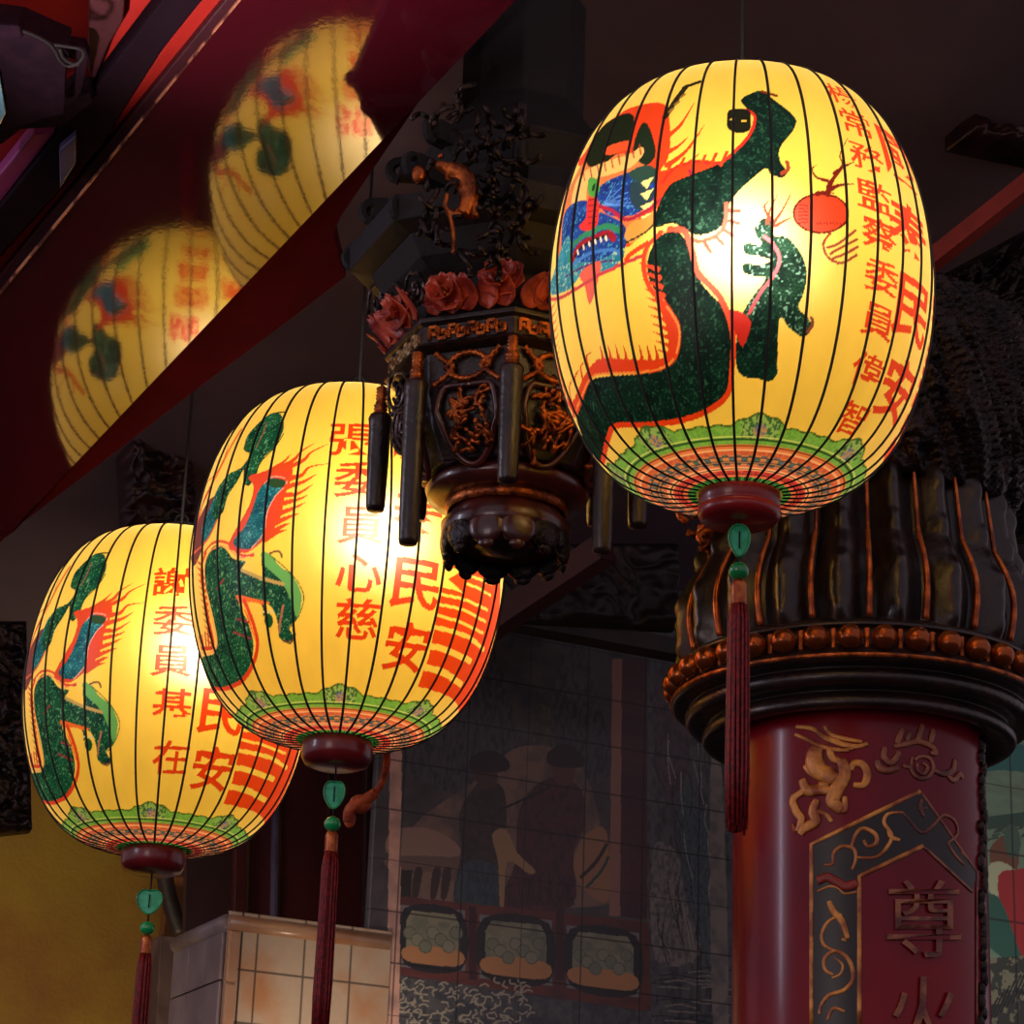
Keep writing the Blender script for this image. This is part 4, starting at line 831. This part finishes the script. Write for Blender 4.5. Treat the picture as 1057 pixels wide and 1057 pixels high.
for P, w_ in (([(385, 700), (400, 735), (430, 770), (450, 830)], 24), ([(430, 745), (385, 770), (362, 810), (368, 850), (405, 872)], 13), ([(430, 830), (445, 838)], 14), ([(400, 955), (372, 935), (372, 895), (410, 872), (455, 905), (468, 965), (440, 1005), (385, 1025), (358, 1060), (352, 1090)], 15), ([(405, 895), (432, 920), (425, 950), (395, 965)], 9), ([(440, 1080), (400, 1070), (380, 1110)], 12),
              ([(368, 575), (398, 572), (402, 535), (430, 512), (470, 520), (478, 555), (465, 592)], 13), ([(462, 520), (478, 470), (505, 450), (545, 470), (548, 500), (520, 512), (505, 490)], 15), ([(480, 550), (550, 548), (592, 505), (600, 470), (575, 430), (590, 400), (640, 395)], 13), ([(590, 455), (600, 480), (630, 490)], 16)): cstroke(b, P, w_)
b.build('gold_scroll_relief', M_RGOLD, ct_, True)
b = MB(CC)
for P, w_ in (([(640, 395), (665, 425), (705, 465), (745, 440), (780, 405), (820, 425), (828, 470), (795, 500)], 12), ([(795, 500), (815, 535), (850, 575)], 12), ([(705, 350), (700, 375), (712, 410)], 16), ([(690, 385), (725, 380)], 10), ([(840, 530), (862, 555)], 12)): cstroke(b, P, w_)
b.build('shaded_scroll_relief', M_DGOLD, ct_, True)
b = MB(CC); cstroke(b, [(345, 632), (378, 618), (412, 634), (445, 650), (482, 638)], 32, 0); b.build('red_cloud_band', mat('brick_red_paint', (150, 50, 40), .45), ct_, True)
b = MB(CC); cstroke(b, [(345, 668), (385, 650), (415, 655), (440, 675), (482, 668)], 8, 0); b.build('gold_wave_line', M_RGOLD, ct_, True)
def cchar(ch, cx, cy, w_, h_, bold=.0):
    V, T = glyph(ch, bold); b = MB(CC); P = [(cx+x*w_, cy-y*h_) for x, y in V]; A = [cyl(x, y, .007) for x, y in P]; B = [cyl(x, y, -.004) for x, y in P]; n_ = len(A)
    cnt = {}
    for t in T:
        for i_ in range(3):
            e = (t[i_], t[(i_+1) % 3]); cnt[tuple(sorted(e))] = cnt.get(tuple(sorted(e)), 0)+1
    b.add(A+B, [tuple(t) for t in T]+[(e[0], e[1], e[1]+n_, e[0]+n_) for e, c_ in cnt.items() if c_ == 1]); return b.build('carved_character', M_DGOLD, ct_)
cchar('尊', 954, 948, 78, 80); cchar('火', 954, 1046, 70, 76)
b = MB(CC)
for j in range(26): 
    y = 770+j*12; p = cyl(1013+rnd.uniform(-2, 2), y, .0); b.ball(p, (.012, .012, .016+rnd.uniform(0, .008)), 8, 6)
b.build('edge_relief', M_CARV, ct_, True)

# ------------------------------------------------------------------ painted tile walls
NW = -E2
def wmap(P, p0=P0):
    out = []
    for x, y in P:
        p = on_plane(x, y, p0, NW)-p0; out.append((float(p@E1), float(p[2])))
    return out
def wallpaint(name, x0, x1, y0, y1, base, draw, p0, res, rough=.35, thick=.03):
    c = wmap([(x0, y1), (x1, y1), (x1, y0), (x0, y0)], p0); u0, u1 = min(q[0] for q in c), max(q[0] for q in c); v0, v1 = min(q[1] for q in c), max(q[1] for q in c)
    U = np.linspace(u0, u1, int((u1-u0)/res)); Vv = np.linspace(v0, v1, int((v1-v0)/res)); cv = Canvas(U, Vv, base); draw(cv)
    UU, VV = np.meshgrid(U, Vv); W = UU[..., None]*E1+VV[..., None]*EZ; W[0, :] += E2*thick; W[-1, :] += E2*thick; W[:, 0] += E2*thick; W[:, -1] += E2*thick
    me = grid_mesh(name, W.reshape(-1, 3), len(U), len(Vv), False, cv.c); me.materials.append(painted(name+'_paint', rough)); o = bpy.data.objects.new(name, me); COL.objects.link(o); o.location = Vector(p0); return o
def tilelines(c, du, dv, ou, ov, col, w_=.004):
    X, Y = np.meshgrid(c.mx, c.my); m = (np.abs((X-ou+du/2) % du-du/2) < w_/2) | (np.abs((Y-ov+dv/2) % dv-dv/2) < w_/2); c.c[m] = c.c[m]*.25+np.array(lin(col))*.3
def draw_mural(c):
    W = lambda P, sm=True: wmap(smoothpath(P, 4, True) if (sm and len(P) != 8) else P)
    def PO(P, col, sm=True): c.poly(W(P, sm), col)
    def ST(P, wd, col, taper=False): c.stroke(wmap(smoothpath(P, 5)), wd*8/F, col, taper)
    def tex(a, b_, s_=.03, st=1., seed=1):
        a = np.array(lin(a)); b_ = np.array(lin(b_))
        return lambda X, Y: a+(b_-a)*np.clip((fbm(X/s_*st, Y/s_, seed)-.35)*2.6, 0, 1)[..., None]
    X, Y = np.meshgrid(c.mx, c.my); c.c[:] = tex((62, 58, 58), (44, 42, 46), .06, 1, 4)(X, Y)
    # mountains and trees at the back
    for P in ([(420, 800), (440, 720), (470, 690), (500, 640), (520, 700), (540, 820)], [(560, 800), (575, 700), (590, 640), (612, 700), (630, 800)]): PO(P, tex((58, 56, 60), (34, 36, 40), .02, 2.5, 8))
    PO([(548, 740), (570, 735), (575, 800), (590, 935), (540, 935), (556, 850)], tex((70, 64, 60), (46, 44, 46), .02, 2, 9))
    PO([(500, 800), (540, 770), (600, 790), (628, 900), (620, 935), (420, 930), (420, 860)], tex((104, 84, 72), (72, 62, 58), .05, 1, 2))
    # table
    PO([(404, 858), (440, 855), (468, 868), (472, 884), (404, 884)], (120, 96, 84)); PO([(404, 884), (472, 886), (468, 900), (404, 896)], (88, 70, 62)); 
    for x in (428, 447, 458): PO([(x, 898), (x+8, 898), (x+3, 926), (x-3, 926)], (46, 34, 32))
    PO([(404, 898), (426, 898), (424, 926), (404, 926)], (30, 26, 26), False)
    # two robed figures
    PO([(474, 840), (490, 812), (500, 806), (520, 815), (522, 860), (514, 890), (520, 936), (470, 934), (476, 880)], tex((40, 34, 34), (54, 44, 40), .02, 1, 3))
    PO([(478, 892), (512, 894), (518, 936), (472, 934)], tex((46, 60, 66), (34, 44, 52), .02, 3, 5)); c.ell(wmap([(502, 800)])[0], .038, .045, (62, 42, 38)); PO([(486, 782), (505, 774), (524, 784), (522, 796), (488, 796)], (34, 26, 26))
    PO([(535, 840), (552, 812), (575, 802), (600, 815), (604, 850), (592, 880), (590, 936), (520, 936), (532, 890)], tex((66, 36, 38), (48, 28, 34), .02, 1.5, 6)); c.ell(wmap([(582, 796)])[0], .04, .048, (74, 48, 42)); PO([(566, 776), (585, 768), (602, 780), (600, 792), (568, 790)], (36, 26, 26))
    PO([(508, 862), (522, 856), (534, 880), (552, 898), (546, 902), (524, 890), (520, 936), (516, 936), (514, 890)], (128, 104, 74)); ST([(516, 836), (552, 820), (568, 812)], 2.5, (28, 22, 22))
    for i in range(14): x = 526+i*5; ST([(x, 900+abs(i-7)*2), (x+rnd.uniform(-6, 6), 918), (x+rnd.uniform(-3, 3), 934)], 1.3, (30, 24, 26))
    PO([(604, 862), (626, 858), (628, 930), (600, 915), (592, 890)], (126, 92, 66)); ST([(600, 905), (615, 890), (626, 872)], 4, (40, 32, 30)); ST([(606, 915), (620, 900), (628, 885)], 3, (34, 60, 50))
    # painted post
    PO([(632, 680), (642, 680), (640, 946), (629, 945)], (122, 88, 76), False); PO([(642, 680), (668, 680), (668, 949), (640, 946)], tex((64, 34, 38), (50, 28, 34), .05, .2, 6), False)
    # rocks on the right
    PO([(668, 640), (760, 640), (760, 1070), (668, 1070)], tex((70, 72, 74), (42, 46, 50), .03, 2.2, 12), False)
    PO([(674, 880), (690, 872), (702, 890), (708, 930), (722, 985), (676, 990)], tex((104, 100, 96), (66, 66, 68), .015, 2, 13)); PO([(700, 780), (715, 820), (745, 870), (745, 990), (725, 980), (706, 900)], tex((66, 80, 84), (44, 54, 60), .012, 3, 14)); PO([(676, 700), (705, 690), (712, 780), (695, 830), (678, 800)], tex((70, 60, 66), (46, 42, 48), .02, 2, 14))
    for i in range(34): x = rnd.uniform(676, 748); y = rnd.uniform(700, 960); ST([(x, y), (x+rnd.uniform(-3, 5), y+20), (x+rnd.uniform(0, 12), y+45)], 1.2, (32, 34, 38) if i % 3 else (120, 118, 112))
    for i in range(30): x = rnd.uniform(672, 748); y = rnd.uniform(995, 1055); ST([(x, y), (x+14, y+rnd.uniform(-3, 3)), (x+32, y+2)], 1.4, (34, 36, 42) if i % 2 else (110, 104, 96))
    PO([(733, 800), (745, 795), (752, 1060), (736, 1060)], tex((110, 104, 96), (86, 84, 82), .03, 1, 3))
    # three framed panels and rails
    PO([(412, 925), (670, 952), (672, 1044), (412, 1006)], tex((86, 44, 36), (66, 36, 34), .05, .6, 15), False)
    for a_ in ([(414, 934), (480, 940), (480, 1004), (414, 998)], [(495, 944), (570, 950), (570, 1018), (495, 1010)], [(585, 955), (660, 963), (660, 1030), (585, 1020)]):
        PO(a_, (96, 96, 98), False); q = np.array(a_, float); ce = q.mean(0); PO([tuple(ce+(p-ce)*.9) for p in q], (30, 30, 32)); PO([tuple(ce+(p-ce)*.84) for p in np.array([q[0]*.9+q[1]*.1, q[1]*.9+q[0]*.1, q[1]*.8+q[2]*.2, q[2]*.8+q[1]*.2, q[2]*.9+q[3]*.1, q[3]*.9+q[2]*.1, q[3]*.8+q[0]*.2, q[0]*.8+q[3]*.2])], tex((112, 112, 92), (86, 92, 78), .03, 1, 18))
        lo2 = [tuple(ce+(p-ce)*.8) for p in q]; PO([tuple((np.array(lo2[0])+np.array(lo2[3]))/2+[0, 10]), tuple((np.array(lo2[1])+np.array(lo2[2]))/2+[0, 10]), lo2[2], lo2[3]], (150, 108, 70))
        for j in range(7): x, y = ce[0]-24+j*8, ce[1]-6+(j % 3)*7; cc_ = wmap([(x, y)])[0]; c.ell(cc_, .022, .020, (70, 76, 66)); c.ell(cc_, .019, .017, (108, 110, 94) if j % 2 else (96, 102, 86))
    for x in (484, 574): PO([(x, 935), (x+8, 936), (x+8, 1012), (x, 1011)], (50, 26, 28), False)
    PO([(412, 1008), (672, 1046), (672, 1070), (412, 1070)], tex((46, 50, 56), (70, 72, 72), .02, 1, 19), False)
    for i in range(110):
        x = rnd.uniform(414, 545); y = rnd.uniform(1014, 1062); a_ = rnd.uniform(0, 6.3); ST([(x, y), (x+6*math.cos(a_), y+4*math.sin(a_)), (x+9*math.cos(a_+.6), y+7*math.sin(a_+.6))], 1.6, (130, 126, 112))
    PO([(404, 640), (416, 640), (412, 1070), (399, 1070)], tex((176, 140, 126), (140, 112, 104), .05, 1, 20), False)
    c.c *= 1.75
    tilelines(c, .205, .152, wmap([(477, 900)])[0][0], wmap([(590, 965)])[0][1], (14, 10, 10), .0045)
mu = wallpaint('tile_mural', 402, 760, 560, 1075, (50, 46, 48), draw_mural, P0, .0026)
tag(mu, 'large dim tile mural with two robed figures and three framed panels', 'mural')
def draw_green(c):
    p0 = PG; W = lambda P: wmap(P, p0)
    X, Y = np.meshgrid(c.mx, c.my); c.c[:] = np.array(lin((120, 146, 118)))*(.75+.4*fbm(X/.05, Y/.02, 3)[..., None])
    c.poly(W([(1005, 760), (1080, 735), (1080, 690), (1005, 690)]), (150, 170, 150)); c.poly(W(smoothpath([(1000, 800), (1030, 770), (1052, 768), (1080, 780), (1080, 800), (1040, 795), (1015, 797)], 3, True)), (36, 110, 104))
    c.poly(W([(1005, 845), (1080, 835), (1080, 850), (1005, 858)]), (50, 84, 68)); 
    for i in range(30): x = rnd.uniform(1005, 1070); y = rnd.uniform(850, 868); c.stroke(W([(x, y), (x+8, y-2)]), .006, (60, 80, 60))
    c.poly(W(smoothpath([(1022, 875), (1040, 862), (1052, 880), (1046, 905), (1026, 900)], 3, True)), (120, 74, 46)); c.ell(W([(1045, 868)])[0], .03, .05, (70, 100, 80)); c.poly(W(smoothpath([(1020, 895), (1035, 890), (1050, 902), (1036, 918), (1024, 930)], 3, True)), (190, 190, 150))
    c.poly(W(smoothpath([(1030, 905), (1048, 898), (1062, 905), (1066, 990), (1050, 985), (1036, 950)], 3, True)), (176, 42, 40)); c.poly(W(smoothpath([(1005, 930), (1030, 925), (1050, 975), (1060, 1010), (1030, 985), (1005, 960)], 3, True)), (44, 96, 80))
    c.poly(W([(1005, 990), (1080, 985), (1080, 1075), (1005, 1075)]), lambda X, Y: np.array(lin((58, 60, 52)))+(np.array(lin((130, 124, 100)))-np.array(lin((58, 60, 52))))*(fbm(X/.02, Y/.02, 33) > .55)[..., None])
    for i in range(8): c.stroke(W([(1015+i*6, 1060-i*5), (1030+i*6, 1030-i*6)]), .006, (34, 36, 32))
    tilelines(c, .2, .2, .02, .055, (10, 14, 12), .005)
PG = at(1040, 900, 7.6); gm_ = wallpaint('green_tile_mural', 1000, 1085, 690, 1080, (120, 146, 118), draw_green, PG, .003)
tag(gm_, 'brighter green tile mural with a red robed figure, at the right edge behind the column', 'mural')
wl = struct(wallslab('wall_right', [(756, 1400), (1500, 1400), (1500, 500), (756, 500)], P0+E2*.12, NW, .1, M_DARKW))
wm = struct(wallslab('wall_centre', [(400, 1400), (760, 1400), (760, 300), (400, 300)], P0+E2*.05, NW, .1, M_DARKW))
# white tiled wainscot block with its coping
wt = thing('tiled_wainscot', on_plane(318, 1050, P0, NW), 'cream tiled wall block with rounded coping between the two red tassels and the mural', 'tiled wall')
def draw_tiles(c):
    X, Y = np.meshgrid(c.mx, c.my); n = fbm(X/.16, Y/.16, 44); n2 = fbm(X/.02, Y/.02, 45)
    c.c[:] = np.array(lin((196, 176, 150)))*(1-.1*n2[..., None]); m = np.clip((n-.5)*3, 0, 1)[..., None]; c.c[:] = c.c*(1-m)+np.array(lin((186, 132, 84)))*m
    u = wmap([(262, 1000)])[0][0]; v = wmap([(310, 1009)])[0][1]; tilelines(c, .146, .150, u, v, (10, 8, 8), .007)
    u2 = wmap([(246, 1000)])[0][0]; c.poly([(u2-.003, -9), (u2+.003, -9), (u2+.003, 9), (u2-.003, 9)], (40, 30, 26))
ft_ = wallpaint('tile_face', 236, 399, 960, 1090, (196, 170, 140), draw_tiles, P0-E2*.012, .003, .3, .01); ft_.parent = wt; ft_.location = Vector(P0-E2*.012)-wt.location
a_, c_ = on_plane(236, 944, P0, NW), on_plane(401, 966, P0, NW)
c_ = a_+E1*((c_-a_)@E1); bd_ = a_+E2*.42
M_COP = mat('glazed_cream_tile', (190, 150, 116), .3, color2=(170, 120, 84), scale=5, coat=.3); M_CTI = mat('grey_cream_tile', (150, 136, 140), .35, color2=(130, 118, 124), scale=6)
b = MB(wt.location); dn = -EZ*.024
b.tube([a_-E1*.0+dn, c_+dn], .026, 14); b.build('coping', M_COP, wt, True)
b = MB(wt.location); b.tube([a_+dn, bd_+dn], .026, 14); b.build('side_coping', M_CTI, wt, True)
b = MB(wt.location); zc = a_[2]-.03; H_ = 1.2
cen = a_+E2*.21+E1*.24-EZ*(H_/2+.03); b.box(cen+E1*.005+E2*.005, .48, .41, H_, (E1, E2, EZ)); b.build('block_core', M_CTI, wt)
b = MB(wt.location)
for j in range(9):
    for k in range(3): b.box(a_+E2*(.035+.07+k*.14-.02)-E1*.002-EZ*(.11+.15*j), .012, .136, .146, (E1, E2, EZ))
b.build('side_tiles', M_CTI, wt, False, .003)
b = MB(wt.location); 
for j in range(8): b.box(a_+E1*.016-E2*.006-EZ*(.03+.15*j+.09), .034, .03, .146, (E1, E2, EZ))
b.build('corner_bead_tiles', M_COP, wt, False, .006)
# dark red partition above it
pt = thing('wooden_partition', at(300, 930, 8.5), 'dark maroon boarded partition above the cream tiled block', 'partition'); n0 = at(300, 880, 8.45)
M_P1 = mat('maroon_board', (78, 26, 34), .5, color2=(56, 20, 28), scale=4); M_P2 = mat('dark_board', (52, 28, 34), .5, color2=(40, 20, 26), scale=4)
for x0, x1, m, z_ in ((196, 244, M_P2, .0), (246, 258, M_P1, -.03), (260, 284, M_P1, .01), (286, 291, M_GREY, -.02), (293, 340, M_P1, .0), (342, 378, M_P1, .015), (380, 402, M_P2, -.03)):
    o = wallslab('board', [(x0, 700), (x1, 700), (x1-7, 1100), (x0-7, 1100)], n0+E2*z_, NW, .03, m, pt, .003)
# ochre wall at the left with a grey jamb
M_OCH = mat('ochre_limewash', (160, 128, 42), .8, color2=(136, 92, 40), scale=2.2, bump=.3, bscale=60, lo=.35, hi=.65)
struct(wallslab('wall_left', [(-400, 1500), (188, 1500), (188, 700), (-400, 700)], at(80, 950, 9.3), NW, .1, M_OCH))
jb = wallslab('door_jamb', [(166, 965), (205, 968), (203, 1100), (160, 1100)], at(185, 1000, 8.7), NW, .2, mat('grey_stone_jamb', (106, 84, 84), .6, color2=(80, 62, 64), scale=7), None, .004); tag(jb, 'grey stone door jamb left of the cream tiled block', 'door jamb')
os_ = wallslab('timber_strip', [(176, 905), (192, 905), (190, 970), (168, 970)], at(180, 930, 8.9), NW, .05, mat('ochre_timber', (170, 110, 60), .5), None, .003); tag(os_, 'short ochre timber strip above the grey jamb', 'timber strip')
bs = MB(at(180, 930, 8.6)); bs.tube(smoothpath([at(168, 890, 8.6), at(174, 925, 8.6), at(186, 962, 8.6)]), .03, 6); tag(bs.build('dark_strap', M_DARKW, None, True), 'dark curved strap crossing the ochre timber strip', 'strap')
lg = MB(at(600, 650, 7.75)); p_ = at(450, 640, 7.8); lg.box(at(610, 655, 7.8), 1.0, .08, .05, (E1, E2, EZ)); tag(lg.build('wall_ledge', mat('dusty_timber', (58, 48, 50), .6, color2=(40, 34, 38), scale=8)), 'dusty dark timber ledge above the dim tile mural', 'ledge')
tag(relief('roof_carving', [(500, 560), (700, 560), (700, 650), (520, 640)], at(600, 600, 7.75), -E2, .04, 61, M_DARKW, fx=5, nx=80, ny=50), 'blackened carved eave between the lanterns above the ledge', 'carving')
# orange ribbon caught on the middle lantern
t_ = bpy.data.objects['paper_lantern.001']; D_ = 5.85
b = MB(LA[1].C); rp_ = smoothpath([at(x, y, D_) for x, y in [(399, 776), (399, 790), (394, 808), (384, 822), (374, 830)]], 5); b.tube(rp_, [.009-.0001*i for i in range(len(rp_))], 8, flat=np.array([0, -1., 0])); rp_ = smoothpath([at(x, y, D_) for x, y in [(388, 818), (374, 828), (362, 836), (360, 848)]], 5); b.tube(rp_, [.016-.0004*abs(i-8) for i in range(len(rp_))], 8)
b.ball(at(361, 845, D_), (.014, .01, .022)); b.ball(at(372, 830, D_), (.026, .014, .022))
rb_ = b.build('orange_ribbon', mat('orange_cloth', (190, 84, 30), .6, color2=(140, 50, 22), scale=40, bump=.4, bscale=80), t_, True)
